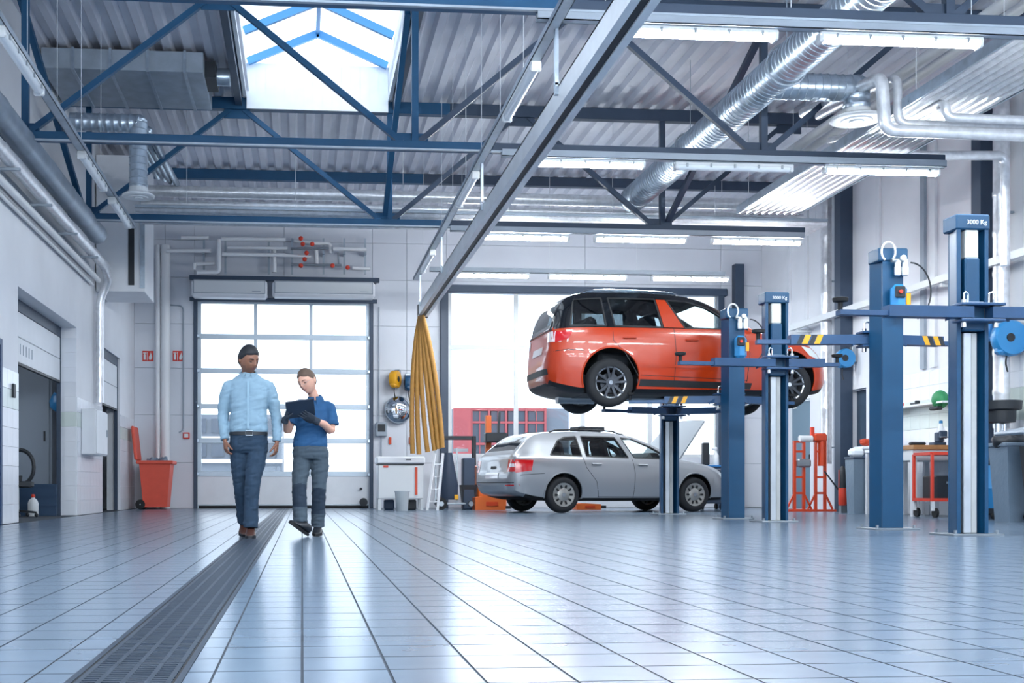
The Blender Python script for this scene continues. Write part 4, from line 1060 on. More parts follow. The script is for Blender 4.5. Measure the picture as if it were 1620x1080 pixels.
def lift_post(label, loc, rz, az, arms, text=True, box=False, h=2.94, over=.0):
    t = thing('lift_post', label, 'lift post', loc, rz, group='blue lift posts'); W, Dp = .15, .095
    B = lambda *a, **k: MB().box(*a, **k)
    B(-.24, .24, -.22, .2, 0, .018, .003).build('base_plate', 'steel', t, None)
    for x in (-.2, .2):
        for y in (-.17, .15): MB().cyl((x, y, .018), (x, y, .05), .016, 6).build('anchor_bolt', 'steel', t)
    z0, z1 = .018, h - .14
    mb = B(-.112, .112, .07, .095, z0, z1)
    for q in (-1, 1):
        mb.prism([(q * .15, -.1), (q * .128, -.1), (q * .09, .07), (q * .112, .07)], z0, z1, 'z'); mb.prism([(q * .15, -.1), (q * .115, -.1), (q * .115, -.115), (q * .15, -.115)], z0, z1, 'z')
    mb.build('column', 'lift_blue', t, None)
    # fixed guide strip, in two shades, below the carriage
    B(-.07, .004, -.085, .05, .02, az - .16, .006).build('guide_cover', 'lift_silver', t, None)
    B(.006, .066, -.075, .05, .02, az - .16, .006).build('guide_cover', 'guide_grey', t, None)
    # moving cover above the carriage, cream end on top
    B(-.075, .07, -.12, .06, az + .1, az + .52, .012).build('carriage_cover', 'lift_blue', t, 30)
    if az + .52 < h - .18: B(-.068, .06, -.11, .05, az + .52, h - .14, .01).build('top_cover', 'cover_cream', t, 30)
    # carriage with its pivot plates, pins and locks
    ca = B(-.105, .105, -.14, .08, az - .15, az + .12, .012).build('carriage', 'lift_blue', t, 30)
    for z in (az - .07, az + .075): B(-.21, .21, -.29, -.12, z - .012, z + .012, .004).build('pivot_plate', 'arm_blue', ca, None)
    for s in (-1, 1):
        MB().cyl((s * .15, -.22, az - .13), (s * .15, -.22, az + .12), .024, 14).build('pivot_pin', 'chrome', ca)
        MB().tube(rounded([(s * .15, -.22, az + .1), (s * .15, -.22, az + .19), (s * .1, -.2, az + .19), (s * .1, -.2, az + .1)], .03, 4), .009, 8).build('lock_handle', 'chrome', ca)
        MB().prism([(s * .13, az + .09), (s * .3, az - .04), (s * .3, az - .07), (s * .13, az - .0)], -.2, -.17).build('brace_plate', 'arm_blue', ca, None)
    # head with the capacity lettering
    hd = B(-W - .012, W + .012, -Dp - .03, Dp + .012, h - .14, h, .012).build('head', 'lift_blue', t, 30)
    if text:
        tm = text_mb('3000 Kg', .058, .003); tm.v = [tuple(Matrix.Translation((.03, -Dp - .033, h - .075)) @ Matrix.Rotation(R(90), 4, 'X') @ V(p)) for p in tm.v]; tm.build('lettering', 'offwhite', hd, None)
    for (ang, lens, stripe) in arms:
        s = 1 if math.cos(ang) > 0 else -1
        arm(t, (s * .15, -.22, az), ang, lens, True, stripe)
    if box:
        # outer side: control box, air units with hose
        cb = B(-.11, .06, Dp, Dp + .13, 2.22, 2.55, .05).build('control_box', 'reel_blue', t, 30)
        B(-.06, .05, Dp + .125, Dp + .15, 2.40, 2.52, .01).build('switch_window', 'dark_plastic', cb, None)
        B(-.12, -.075, Dp + .125, Dp + .136, 2.33, 2.45).build('sticker', 'yellow', cb, None)
        MB().cyl((0.0, Dp + .15, 2.46), (0.0, Dp + .17, 2.46), .02, 12).build('knob', 'red', cb)
        for x in (-.02, -.1): MB().lathe([(.02, 0), (.032, .01), (.034, .09), (.028, .1), (.03, .15), (.012, .17)], 14, Matrix.Translation((x, Dp + .06, 2.64))).build('air_unit', 'lens_white', t)
        MB().cyl((-.12, Dp + .06, 2.8), (.05, Dp + .06, 2.8), .022, 12).build('air_block', 'steel', t)
        MB().cyl((-.06, Dp + .085, 2.82), (-.06, Dp + .11, 2.82), .03, 14).build('gauge', 'offwhite', t)
        MB().tube([V((.08 + .075 * math.cos(a), Dp + .06, 2.89 + .1 * math.sin(a))) for a in [R(v) for v in range(-60, 230, 18)]], .011, 8).build('air_hose', 'cable_white', t)
        MB().tube([V((-.16, Dp + .06, 2.78)) + V((-.22 * math.sin(a), 0, -.3 + .3 * math.cos(a))) for a in [R(v) for v in range(0, 170, 10)]], .008, 6).build('air_hose', 'cable', t)
    return t
PX = 6.02
A_ = math.pi
lift_post('blue lift post with guide strip under the raised orange car, behind the silver car', (6.02, 18.35, 0), 0, 1.69, [(A_ * 1.10, (.65, .5), False), (A_ * -.12, (.55, .4), False)])
lift_post('blue lift post with control box standing before the doors of the orange car', (6.04, 15.5, 0), A_, 1.69, [(R(-14), (.75, .5), True), (R(-160), (.6, .4), False)], text=False, box=True)
lift_post('blue lift post lettered on its head beside the front wheel of the orange car', (6.05, 14.2, 0), 0, 2.02, [(A_ * 1.02, (.75, .45), False), (A_ * -.02, (.4, .2), False)])
lift_post('tall blue lift post with hanging air hose between the lettered posts', (6.15, 11.5, 0), A_, 2.02, [(R(-6), (.8, .35), True), (R(-172), (.6, .3), True)], text=False, box=True)
lift_post('nearest blue lift post with a bright strip and a lettered head', (6.12, 10.05, 0), 0, 2.02, [(A_ * 1.01, (.75, .45), False), (A_ * -.01, (.7, .4), False)])
# ================================================================== PEOPLE
mat('skin_brown', '#8a5f4b', .5, var=.06, vscale=30, sub=.08)
mat('skin_fair', '#d9a792', .5, var=.04, vscale=30, sub=.1)
mat('lip_brown', '#764641', .45); mat('lip_fair', '#c08177', .45)
mat('hair_black', '#171a22', .55, bump=.4, bscale=160); mat('hair_brown', '#5d4a3e', .6, bump=.6, bscale=160)
mat('shirt_sky', '#84a1b4', .8, var=.05, vscale=9); mat('polo_blue', '#1b4f7c', .8, var=.08, vscale=9)
mat('jeans', '#22394f', .85, var=.12, vscale=14, bump=.2, bscale=300); mat('work_trousers', '#414f5b', .85, var=.08, vscale=12)
mat('knee_pad', '#202f40', .85); mat('leather_dark', '#141a22', .4); mat('shoe_brown', '#4a2f28', .4); mat('shoe_black', '#1b2028', .5)
mat('glove', '#26303d', .8, bump=.3, bscale=200); mat('eye_white', '#7d7068', .3); mat('eye_dark', '#1c1512', .15)
def skinned(name, mb, mats, parent, vox=.007, smooth=4, fold=None, mfun=None):
    """one continuous surface grown over overlapping lofted limbs"""
    o = bpy.data.objects.new(name, mb.mesh(name, mats)); COL.objects.link(o)
    md = o.modifiers.new('r', 'REMESH'); md.mode = 'VOXEL'; md.voxel_size = vox; md.use_smooth_shade = True
    bpy.context.view_layer.update()
    me = bpy.data.meshes.new_from_object(o.evaluated_get(bpy.context.evaluated_depsgraph_get())); o.modifiers.clear(); old = o.data; o.data = me; bpy.data.meshes.remove(old)
    bm = bmesh.new(); bm.from_mesh(me)
    for _ in range(smooth): bmesh.ops.smooth_vert(bm, verts=bm.verts, factor=.5, use_axis_x=True, use_axis_y=True, use_axis_z=True)
    if fold:
        bm.normal_update(); am, (sx, sy, sz) = fold
        for v in bm.verts:
            p = v.co; q = V((p.x * sx * .6 + p.z * 7, p.y * sy * .6, p.z * sz - p.x * 6)); n = noise.noise(q) + .5 * noise.noise(q * 1.9 + V((7, 3, 1)))
            v.co = p + v.normal * am * (abs(n) * 1.6 - .45)
    bm.to_mesh(me); bm.free()
    me.materials.clear()
    for m_ in (mats if isinstance(mats, list) else [mats]): me.materials.append(MATS[m_])
    if mfun: me.polygons.foreach_set('material_index', [mfun(p.center) for p in me.polygons])
    me.polygons.foreach_set('use_smooth', [True] * len(me.polygons)); me.update()
    o.parent = parent
    return o
def stack(mb, lv, n=22, p=2.3):
    """horizontal super-elliptic sections (cx, cy, z, rx, ry)"""
    rings = []
    for cx, cy, z, rx, ry in lv:
        r_ = []
        for k in range(n):
            t = 2 * math.pi * k / n; c, s = math.cos(t), math.sin(t)
            r_.append((cx + rx * math.copysign(abs(c) ** (2 / p), c), cy + ry * math.copysign(abs(s) ** (2 / p), s), z))
        rings.append(r_)
    return mb.loft(rings)
def limb(mb, pts, rs_, n=14, sub=3):
    P = [V(p) for p in pts]; out = []; rr = []
    for i in range(len(P) - 1):
        a = P[i - 1] if i else P[i]; b, c = P[i], P[i + 1]; d = P[i + 2] if i + 2 < len(P) else c
        for k in range(sub):
            t = k / sub; t2, t3 = t * t, t ** 3
            out.append(.5 * ((2 * b) + (c - a) * t + (2 * a - 5 * b + 4 * c - d) * t2 + (3 * b - a - 3 * c + d) * t3)); rr.append(rs_[i] + (rs_[i + 1] - rs_[i]) * t)
    out.append(P[-1]); rr.append(rs_[-1])
    return mb.tube(out, rr, n)
G = lambda x, s: math.exp(-(x / s) ** 2)
def head_point(n, fem=False):
    x, y, z = n.x * .076, n.y * .097, n.z * .118
    if n.z < 0:
        k = (-n.z); x *= 1 - (.30 if fem else .22) * k ** 1.6
        if n.y > 0: y *= 1 - .5 * k
        else: y = y * (1 - .12 * k) - .012 * k * (-n.y)
    if n.y < 0:
        f = min(1, max(0, (-n.y - .15) / .5))
        y *= 1 - .04 * f
        y -= f * ((.020 if fem else .024) * G(x, .011) * G(z + .018, .017) + .013 * G(x, .009) * G(z - .006, .02))
        y -= f * .0045 * G(z - .030, .012) * G(abs(x) - .028, .03)
        y += f * .0085 * G(abs(x) - .031, .014) * G(z - .010, .011)
        y -= f * .007 * G(x, .02) * G(z + .054, .012) * (1 - .35 * G(z + .054, .003))
        y -= f * .009 * G(x, .02) * G(z + .094, .016)
        y -= f * .004 * G(abs(x) - .04, .015) * G(z + .022, .018)
    return V((x, y, z))
def sphere_dirs(nu, nv):
    for i in range(nv + 1):
        p = -math.pi / 2 + math.pi * i / nv
        for k in range(nu): 
            t = 2 * math.pi * k / nu; yield V((math.cos(p) * math.cos(t), math.cos(p) * math.sin(t), math.sin(p)))
def grid_faces(nu, nv): return [(i * nu + k, i * nu + (k + 1) % nu, (i + 1) * nu + (k + 1) % nu, (i + 1) * nu + k) for i in range(nv) for k in range(nu)]
def add_head(mb, T, fem):
    nu, nv = 56, 44; mb.add([T @ head_point(n, fem) for n in sphere_dirs(nu, nv)], grid_faces(nu, nv))
    for s in (-1, 1): mb.ball(T @ V((s * .076, .012, -.004)), (.010, .019, .031), 10, 8, T.to_3x3().normalized().to_4x4())
def hair(parent, T, fem, m):
    nu, nv = 56, 44; vs = []; keep = []
    for n in sphere_dirs(nu, nv):
        p = head_point(n, fem); az = math.atan2(abs(n.x), -n.y)      # 0 front .. pi back
        if az < 1.0: hl = (.072 if fem else .064) - (.024 if fem else .012) * (az / 1.0)
        elif az < 1.75: hl = .054 - (.075 if not fem else .07) * (az - 1.0) / .75
        else: hl = (-.021 if not fem else -.016) - .045 * min(1, (az - 1.75) / .6)
        mval = p.z - hl; off = max(-.006, min(.009 if not fem else .007, mval * .8)); q = p + n * off
        if not fem and n.z > .2: q.z += .004 * n.z
        vs.append(T @ q); keep.append(mval > -.012)
    fs = [f for f in grid_faces(nu, nv) if all(keep[i] for i in f)]
    mb = MB(); mb.add(vs, fs)
    if fem: mb.ball(T @ V((0, .105, .02)), (.025, .022, .025), 14, 10)
    return mb.build('hair', m, parent, 180)
def face_bits(parent, T, fem, hair_m):
    for s in (-1, 1):
        c = V((s * .031, -.0775, .009))
        e = MB().ball(T @ (c + V((0, .004, -.002))), .0115, 12, 8).build('eye', 'eye_white', parent, 180)
        MB().ball(T @ (c + V((-.001 * s, -.003, -.005))), .0062, 10, 6).build('iris', 'eye_dark', e, 180)
        MB().ball(T @ (c + V((0, .0035, .0025))), (.0135, .0125, .0095), 12, 8).build('eyelid', 'skin_fair' if fem else 'skin_brown', e, 180)
        MB().tube([T @ (c + V((dx * s, dy, dz))) for dx, dy, dz in ((-.013, -.005, -.003), (-.004, -.0095, -.0045), (.006, -.0085, -.0045), (.014, -.002, -.003))], .0018, 6).build('eyelash', hair_m if not fem else 'hair_brown', e, 180)
        MB().tube([T @ V((s * x, y, z)) for x, y, z in ((.013, -.0945, .026), (.026, -.0935, .031), (.038, -.0865, .031), (.047, -.076, .026))], [.003, .0042 if not fem else .003, .0036 if not fem else .0026, .0015], 6).build('eyebrow', hair_m, parent, 180)
def hand(mb, w, d, nrm, side, s=1.0, curl=.35, spread=.05, grip=None):
    """palm and five unequal, bent fingers; d points to the fingers, nrm is the palm normal, side the thumb's direction sign"""
    w, d, nrm = V(w), V(d).normalized(), V(nrm); nrm = (nrm - d * nrm.dot(d)).normalized(); u = d.cross(nrm).normalized() * side
    rings = []
    for t, a, b in ((-.02, .024, .019), (.0, .027, .018), (.03, .038, .016), (.06, .042, .0145), (.085, .040, .012)):
        c = w + d * t * s; rings.append([c + u * a * s * math.cos(k * math.pi / 7) + nrm * b * s * math.sin(k * math.pi / 7) for k in range(14)])
    mb.loft(rings)
    for i, (o_, L, r) in enumerate(((.030, .072, .0088), (.0105, .080, .0090), (-.0095, .074, .0086), (-.029, .058, .0078))):
        p = w + d * .078 * s + u * o_ * s; dr = (d + u * o_ * spread * 30 * .1).normalized(); pts = [p - d * .01 * s]; rr = [r * s]; cu = curl if not isinstance(curl, (list, tuple)) else curl[i]
        for k, fl in enumerate((.42, .33, .25)):
            ang = cu * (k + .6); dd = (dr * math.cos(ang) + nrm * math.sin(ang)).normalized(); p = p + dd * L * fl * s; pts.append(p.copy()); rr.append(r * s * (1 - .13 * (k + 1)))
        mb.tube(pts, rr, 8); mb.ball(pts[-1], rr[-1], 8, 6)
    p = w + d * .02 * s + u * .03 * s; pts = [p]; rr = [.0125 * s]
    for k, (fl, a) in enumerate(((.036, .5), (.030, .25), (.024, .1))):
        dd = (d * math.cos(a) + u * math.sin(a) + nrm * (.35 + .2 * k)).normalized(); p = p + dd * fl * s; pts.append(p.copy()); rr.append((.0115, .0098, .0082)[k] * s)
    mb.tube(pts, rr, 8); mb.ball(pts[-1], rr[-1], 8, 6)
    return mb
def shoe(parent, heel, toe, m, sole, w_=.045, up=V((0, 0, 1)), h=.1):
    heel, toe = V(heel), V(toe); d = (toe - heel).normalized(); s = d.cross(up).normalized(); u = s.cross(d).normalized(); L = (toe - heel).length
    rings = []
    for t, wd, ht in ((0, .5, .7), (.03, .78, .95), (.12, .92, 1.0), (.3, .86, 1.0), (.45, .88, .78), (.62, 1.05, .58), (.8, 1.0, .46), (.93, .72, .38), (1.0, .35, .28)):
        c = heel + d * L * t; r_ = []
        for k in range(16):
            a = 2 * math.pi * k / 16; y = math.sin(a); r_.append(c + s * w_ * wd * math.cos(a) * (1 if y < .3 else 1 - .25 * (y - .3)) + u * (.02 + (h * ht - .02) * (.5 + .5 * y)))
        rings.append(r_)
    o = MB().loft(rings).build('shoe', m, parent, 60)
    so = []
    for t, wd in ((-.01, .5), (.03, .85), (.12, .98), (.35, .86), (.62, 1.1), (.8, 1.06), (.94, .8), (1.02, .38)): so.append((t, wd))
    P_ = [heel + d * L * t + s * w_ * wd for t, wd in so] + [heel + d * L * t - s * w_ * wd for t, wd in so[::-1]]
    n = len(P_); MB().add([p for p in P_] + [p + u * .024 for p in P_], [tuple(range(n))[::-1], tuple(range(n, 2 * n))] + [(i, (i + 1) % n, (i + 1) % n + n, i + n) for i in range(n)]).build('sole', sole, o, None)
    return o
def collar(parent, c, r, tilt, m, h=.045, gap=.5):
    """turned-down collar, open at the throat"""
    rings = []
    n = 18
    for dz, dr in ((0, .0), (h * .9, -.006), (h, 0.0), (h * .75, .012), (-.012, .026)):
        rr = []
        for k in range(n + 1):
            a = -math.pi / 2 + gap / 2 * .6 + (2 * math.pi - gap * .6) * k / n; f = 1 if dr < .02 else 1
            drop = -.035 if (dr > .02 and (k < 3 or k > n - 3)) else 0
            rr.append(V(c) + tilt @ V(((r[0] + dr) * math.cos(a), (r[1] + dr) * math.sin(a), dz + drop)))
        rings.append(rr)
    mb = MB(); mb.loft(rings, cap=False, closed_ring=False)
    return mb.build('collar', m, parent, 60)
# ---------------- man
mp = AZ(393, 850); man = thing('person', 'person in a light blue shirt and dark jeans walking with arms at the sides', 'person', (mp.x, mp.y + .06, 0))
Th = Matrix.Translation((.0, -.03, 1.562)) @ Matrix.Rotation(R(38), 4, 'Z') @ Matrix.Rotation(R(20), 4, 'X') @ Matrix.Rotation(R(-4), 4, 'Y') @ Matrix.Scale(1.06, 4)
b = MB(); add_head(b, Th, False)
limb(b, [(-.005, .03, 1.30), (-.005, .025, 1.40), (-.005, .0, 1.49)], [.062, .056, .054])
stack(b, [(0, .01, .80, .12, .08), (0, .01, .95, .13, .085), (0, .01, 1.2, .14, .09), (0, .015, 1.34, .13, .07), (0, .02, 1.40, .07, .05)])
for s, el, wr in ((-1, (-.222, .03, 1.07), (-.205, -.05, .86)), (1, (.235, .04, 1.07), (.248, -.03, .845))):
    limb(b, [(s * .12, .01, 1.33), (s * .175, .01, 1.32), el, wr], [.04, .042, .036, .026])
hand(b, (-.205, -.052, .85), (.12, -.12, -1), (.9, .35, 0), 1, .98, .55)
hand(b, (.248, -.032, .835), (-.10, -.10, -1), (-.95, .25, 0), -1, .98, .55)
for pts in (((.075, 0, .82), (.035, -.10, .47), (.022, -.13, .10)), ((-.075, .02, .82), (-.07, .04, .46), (-.052, .22, .14))): limb(b, pts, [.045, .03, .024])
inv = Th.inverted()
def man_m(c):
    q = inv @ c
    if q.y < -.08 and abs(q.x) < .024 and -.062 < q.z < -.047: return 1
    return 2 if (q.y < .02 and -.13 < q.z < -.036 - .03 * min(1, max(0, (abs(q.x) - .02) / .03)) * (1 if q.y < -.05 else 0) + .006 * noise.noise(q * 40) and q.y > -.13 and not (abs(q.x) < .02 and q.z > -.04)) else 0
mat('stubble', '#7b5544', .55)
body_m = skinned('body', b, ['skin_brown', 'lip_brown', 'stubble'], man, .0052, 2, mfun=man_m)
hair(man, Th, False, 'hair_black'); face_bits(man, Th, False, 'hair_black')
s_ = MB()
stack(s_, [(0, .0, .905, .158, .108), (0, .0, .945, .172, .122), (0, -.004, 1.02, .165, .118), (0, .0, 1.12, .162, .115), (0, .004, 1.22, .170, .118), (0, .008, 1.31, .172, .108), (0, .012, 1.372, .165, .092), (-.002, .016, 1.412, .122, .074), (-.003, .018, 1.45, .070, .060)])
for s, el, wr in ((-1, (-.225, .03, 1.08), (-.205, -.048, .855)), (1, (.238, .04, 1.08), (.248, -.03, .842))):
    limb(s_, [(s * .10, .01, 1.345), (s * .172, .01, 1.325), (s * .205, .02, 1.22), el, ((el[0] + wr[0]) / 2 + s * .004, (el[1] + wr[1]) / 2, (el[2] + wr[2]) / 2), wr], [.046, .060, .056, .050, .045, .041])
skinned('shirt', s_, 'shirt_sky', man, .0065, 3, (.0075, (9, 9, 16)))
collar(man, (-.003, .006, 1.422), (.066, .064), Matrix.Rotation(R(22), 3, 'X'), 'shirt_sky', .038, 1.3)
mat('shirt_placket', '#92b0c2', .8)
pl = MB(); 
for k in range(11):
    z0, z1 = .95 + .038 * k, .95 + .038 * (k + 1); ya = lambda z: -.125 - .004 * math.sin(z * 9) + (.03 * max(0, z - 1.25) / .15)
    pl.box(-.010, .010, ya((z0 + z1) / 2) - .006, ya((z0 + z1) / 2) + .01, z0, z1)
pl.build('placket', 'shirt_placket', man, None)
for k in range(5):
    z = .99 + .085 * k; MB().cyl((0, -.137, z), (0, -.128, z), .005, 8).build('button', 'shirt_placket', man)
t_ = MB()
stack(t_, [(0, .0, .93, .160, .110), (0, .0, .88, .166, .116), (0, .005, .82, .172, .122), (0, .008, .77, .168, .118), (0, .01, .74, .15, .10)])
limb(t_, [(.08, .0, .80), (.062, -.05, .66), (.038, -.10, .48), (.028, -.10, .30), (.022, -.115, .085)], [.094, .088, .070, .064, .068])
limb(t_, [(-.08, .01, .80), (-.078, .02, .66), (-.072, .035, .47), (-.062, .10, .30), (-.052, .19, .13)], [.094, .086, .068, .060, .062])
skinned('trousers', t_, 'jeans', man, .0065, 3, (.007, (10, 10, 15)))
mb = MB(); rings = []
for dz, dr in ((-.015, -.004), (-.015, .004), (.015, .004), (.015, -.004)): rings.append([(( .165 + dr) * math.copysign(abs(math.cos(a)) ** .87, math.cos(a)), (.115 + dr) * math.copysign(abs(math.sin(a)) ** .87, math.sin(a)), .912 + dz) for a in [2 * math.pi * k / 30 for k in range(30)]])
mb.loft(rings + [rings[0]], cap=False); belt_o = mb.build('belt', 'leather_dark', man, 60)
MB().tube([(.01 + a * .03, -.128, .912 + c * .02) for a, c in ((-1, -1), (1, -1), (1, 1), (-1, 1))], .0045, 6, closed=True).build('buckle', 'chrome', belt_o)
shoe(man, (.022, -.045, .0), (.026, -.30, .0), 'shoe_brown', 'leather_dark', .045)
shoe(man, (-.055, .30, .055), (-.045, .07, .0), 'shoe_brown', 'leather_dark', .045)
# ---------------- woman
wp = AZ(495, 848); wom = thing('person', 'person in a blue polo and grey work trousers holding a tablet with gloves', 'person', (wp.x, wp.y + .04, 0))
Tw = Matrix.Translation((-.052, -.075, 1.392)) @ Matrix.Rotation(R(-34), 4, 'Z') @ Matrix.Rotation(R(22), 4, 'X') @ Matrix.Rotation(R(-10), 4, 'Y') @ Matrix.Scale(.98, 4)
b = MB(); add_head(b, Tw, True)
limb(b, [(.025, .01, 1.14), (.022, .0, 1.22), (-.025, -.045, 1.34)], [.052, .046, .046])
stack(b, [(-.01, .01, .72, .11, .08), (-.01, .01, .85, .11, .08), (.0, .01, 1.1, .115, .08), (.02, .01, 1.19, .10, .06), (.025, .01, 1.24, .055, .045)])
RW, LW = V((.022, -.275, 1.025)), V((-.245, -.245, 1.035))
limb(b, [(.09, .01, 1.18), (.15, .0, 1.165), (.168, -.04, .955), (.10, -.16, 1.0), RW], [.034, .036, .036, .034, .025])
limb(b, [(-.06, .01, 1.18), (-.145, .0, 1.17), (-.22, -.05, .95), (-.232, -.15, 1.01), LW], [.034, .036, .036, .034, .025])
for pts in (((-.085, 0, .76), (-.125, -.08, .45), (-.115, -.12, .12)), ((.06, .0, .76), (.055, .0, .44), (.045, .07, .10))): limb(b, pts, [.045, .03, .024])
invw = Tw.inverted()
def wom_m(c):
    q = invw @ c
    return 1 if (q.y < -.08 and abs(q.x) < .021 and -.061 < q.z < -.048) else 0
skinned('body', b, ['skin_fair', 'lip_fair'], wom, .0052, 2, mfun=wom_m)
hair(wom, Tw, True, 'hair_brown'); face_bits(wom, Tw, True, 'hair_brown')
gl = None
for s in (-1, 1):
    rim = MB().tube([Tw @ V((s * (.032 + .023 * math.cos(a)), -.100 + .012 * abs(math.cos(a)) * (1 if s * math.cos(a) * s > 0 else 0), .006 + .016 * math.sin(a))) for a in [2 * math.pi * k / 16 for k in range(16)]], .0011, 5, closed=True)
    rim.tube([Tw @ V((s * .055, -.088, .010)), Tw @ V((s * .078, -.03, .012)), Tw @ V((s * .080, .012, .008))], .0011, 5).build('glasses', 'steel', wom)
s_ = MB()
stack(s_, [(-.025, .0, .80, .158, .108), (-.025, .0, .83, .160, .112), (-.02, .0, .90, .148, .105), (-.012, -.002, .98, .140, .106), (.0, .0, 1.06, .146, .112), (-.002, .005, 1.13, .150, .10), (.002, .008, 1.19, .135, .08), (.014, .008, 1.222, .085, .06), (.022, .006, 1.24, .055, .052)])
limb(s_, [(.09, .008, 1.175), (.145, .004, 1.16), (.165, -.012, 1.08), (.175, -.025, 1.0)], [.05, .060, .060, .062])
limb(s_, [(-.07, .008, 1.185), (-.145, .004, 1.17), (-.185, -.018, 1.08), (-.205, -.035, 1.01)], [.05, .060, .056, .058])
skinned('polo_shirt', s_, 'polo_blue', wom, .0065, 3, (.0065, (9, 9, 16)))
collar(wom, (.022, -.004, 1.228), (.056, .056), Matrix.Rotation(R(14), 3, 'X') @ Matrix.Rotation(R(-6), 3, 'Y'), 'polo_blue', .04)
t_ = MB()
stack(t_, [(-.025, .0, .84, .142, .102), (-.022, .0, .79, .158, .114), (-.018, .004, .73, .168, .118), (-.016, .006, .69, .158, .108)])
limb(t_, [(-.092, .0, .74), (-.108, -.04, .60), (-.122, -.075, .45), (-.118, -.09, .30), (-.112, -.115, .125)], [.086, .080, .068, .068, .066])
limb(t_, [(.06, .0, .74), (.062, .0, .60), (.056, .0, .44), (.050, .03, .28), (.045, .065, .085)], [.086, .080, .066, .064, .062])
skinned('work_trousers', t_, ['work_trousers', 'knee_pad'], wom, .0065, 3, (.007, (10, 10, 15)), mfun=lambda c: 1 if (.265 if c.x < -.03 else .20) < c.z < (.47 if c.x < -.03 else .43) + .006 * math.sin(c.x * 40) else 0)
shoe(wom, (-.062, -.13, .012), (-.205, -.30, .125), 'shoe_black', 'black_rubber', .045, V((.25, -.25, 1)))
shoe(wom, (.048, .15, .03), (.035, -.10, .0), 'shoe_black', 'black_rubber', .043)
# tablet
tc = V((-.112, -.318, 1.132)); Mt = Matrix.Translation(tc) @ Matrix.Rotation(R(-8), 4, 'Y') @ Matrix.Rotation(R(36), 4, 'X')
# gloves
RWd = V((-.125, -.035, .066)); g = MB(); limb(g, [RW - RWd.normalized() * .035, RW + RWd.normalized() * .02], [.036, .033]); hand(g, RW, RWd, (0, .79, .62), 1, 1.08, [-.05, .12, .16, .2], .12)
skinned('glove', g, 'glove', wom, .0045, 2)
LWd = V((.025, -.055, .10)); g = MB(); limb(g, [LW - LWd.normalized() * .03, LW + LWd.normalized() * .02], [.034, .032]); hand(g, LW, LWd, (.9, .15, -.1), -1, 1.0, .5)
skinned('glove', g, 'glove', wom, .0045, 2)
tab = thing('tablet', 'dark tablet in a case held in the gloved hands', 'tablet', wom.matrix_basis @ Matrix.Identity(4) @ tc if False else V(wom.location) + tc)
mat('case_navy', '#1b2a3d', .55); mat('screen', '#0b0e12', .1)
Ml = Matrix.Translation(-tc) @ Mt
MB().box(-.125, .125, -.012, .0, -.088, .088, .006, Ml).build('case', 'case_navy', tab, 30)
MB().box(-.115, .115, .0, .003, -.078, .078, .001, Ml).build('screen', 'screen', tab, None)
# ================================================================== THINGS ALONG THE WALLS
B = lambda *a, **k: MB().box(*a, **k)
# ---- side doors
d2 = bpy.data.objects.new('door_2', None); COL.objects.link(d2); d2.location = (XR, 22.8, 0); d2['kind'] = 'structure'
mat('door_grey', '#6d8798', .5)
B(XR + .08, XR + .13, 22.27, 23.28, .01, 2.23, .004).build('leaf', 'door_grey', d2, None, world=True)
B(XR + .05, XR + .08, 22.4, 22.43, .95, 1.12, .004).build('handle', 'dark_plastic', d2, None, world=True)
B(XR + .06, XR + .08, 23.05, 23.2, 2.1, 2.16).build('sign', 'offwhite', d2, None, world=True)
d3 = bpy.data.objects.new('door_3', None); COL.objects.link(d3); d3.location = (XR, 20.25, 0); d3['kind'] = 'structure'
mat('door_slate', '#41566b', .5)
B(XR + .12, XR + .17, 19.96, 20.54, .01, 2.26, .004).build('leaf', 'door_slate', d3, None, world=True)
B(XR + .09, XR + .12, 20.05, 20.08, .95, 1.12, .004).build('handle', 'dark_plastic', d3, None, world=True)
for k, (y0, y1, z1, name) in enumerate(((14.7, 18.45, 2.98, 'door_4'), (20.75, 22.75, 2.98, 'door_5'))):
    # half-raised sectional door with dark frame in the left openings
    d4 = bpy.data.objects.new(name, None); COL.objects.link(d4); d4.location = (XL - .2, (y0 + y1) / 2, 0); d4['kind'] = 'structure'
    X = XL - (.24 if k == 0 else .04)
    B(X - .06, X + .0, y0, y1, z1 - .16, z1, .004).build('frame_head', 'steel_dark', d4, None, world=True)
    B(X - .06, X + .0, y1 - .07, y1, 0, z1 - .16, .004).build('frame_post', 'steel_dark', d4, None, world=True); B(X - .06, X + .0, y0, y0 + .07, 0, z1 - .16, .004).build('frame_post', 'steel_dark', d4, None, world=True)
    zb = 2.13 if k == 0 else 1.98
    n = 2; zz = [zb + (z1 - .16 - zb) * i / n for i in range(n + 1)]
    for i in range(n): B(X - .045, X - .005, y0 + .07, y1 - .07, zz[i] + .004, zz[i + 1] - .004, .006).build('panel', 'white_paint', d4, None, world=True)
    B(X - .05, X, y0 + .07, y1 - .07, zb - .03, zb + .004).build('bottom_seal', 'dark_plastic', d4, None, world=True)
    if k == 0:
        for q in range(8): B(X - .005, X + .001, 15.3 + .17 * q, 15.33 + .17 * q, zb + .12, zb + .26).build('vent_slot', 'grey_paint', d4, None, world=True)
d0 = bpy.data.objects.new('door_6', None); COL.objects.link(d0); d0.location = (XL - .1, 12.9, 0); d0['kind'] = 'structure'
mat('door_blue', '#24466e', .5)
B(XL - .1, XL + .03, 13.77, 13.85, 0, 2.2, .004).build('frame_post', 'door_blue', d0, None, world=True); B(XL - .1, XL + .03, 12.6, 12.68, 0, 2.2, .004).build('frame_post', 'door_blue', d0, None, world=True)
B(XL - .1, XL + .03, 12.68, 13.77, 2.12, 2.2, .004).build('frame_head', 'door_blue', d0, None, world=True); B(XL - .08, XL - .03, 12.68, 13.77, .01, 2.12, .004).build('leaf', 'door_blue', d0, None, world=True)
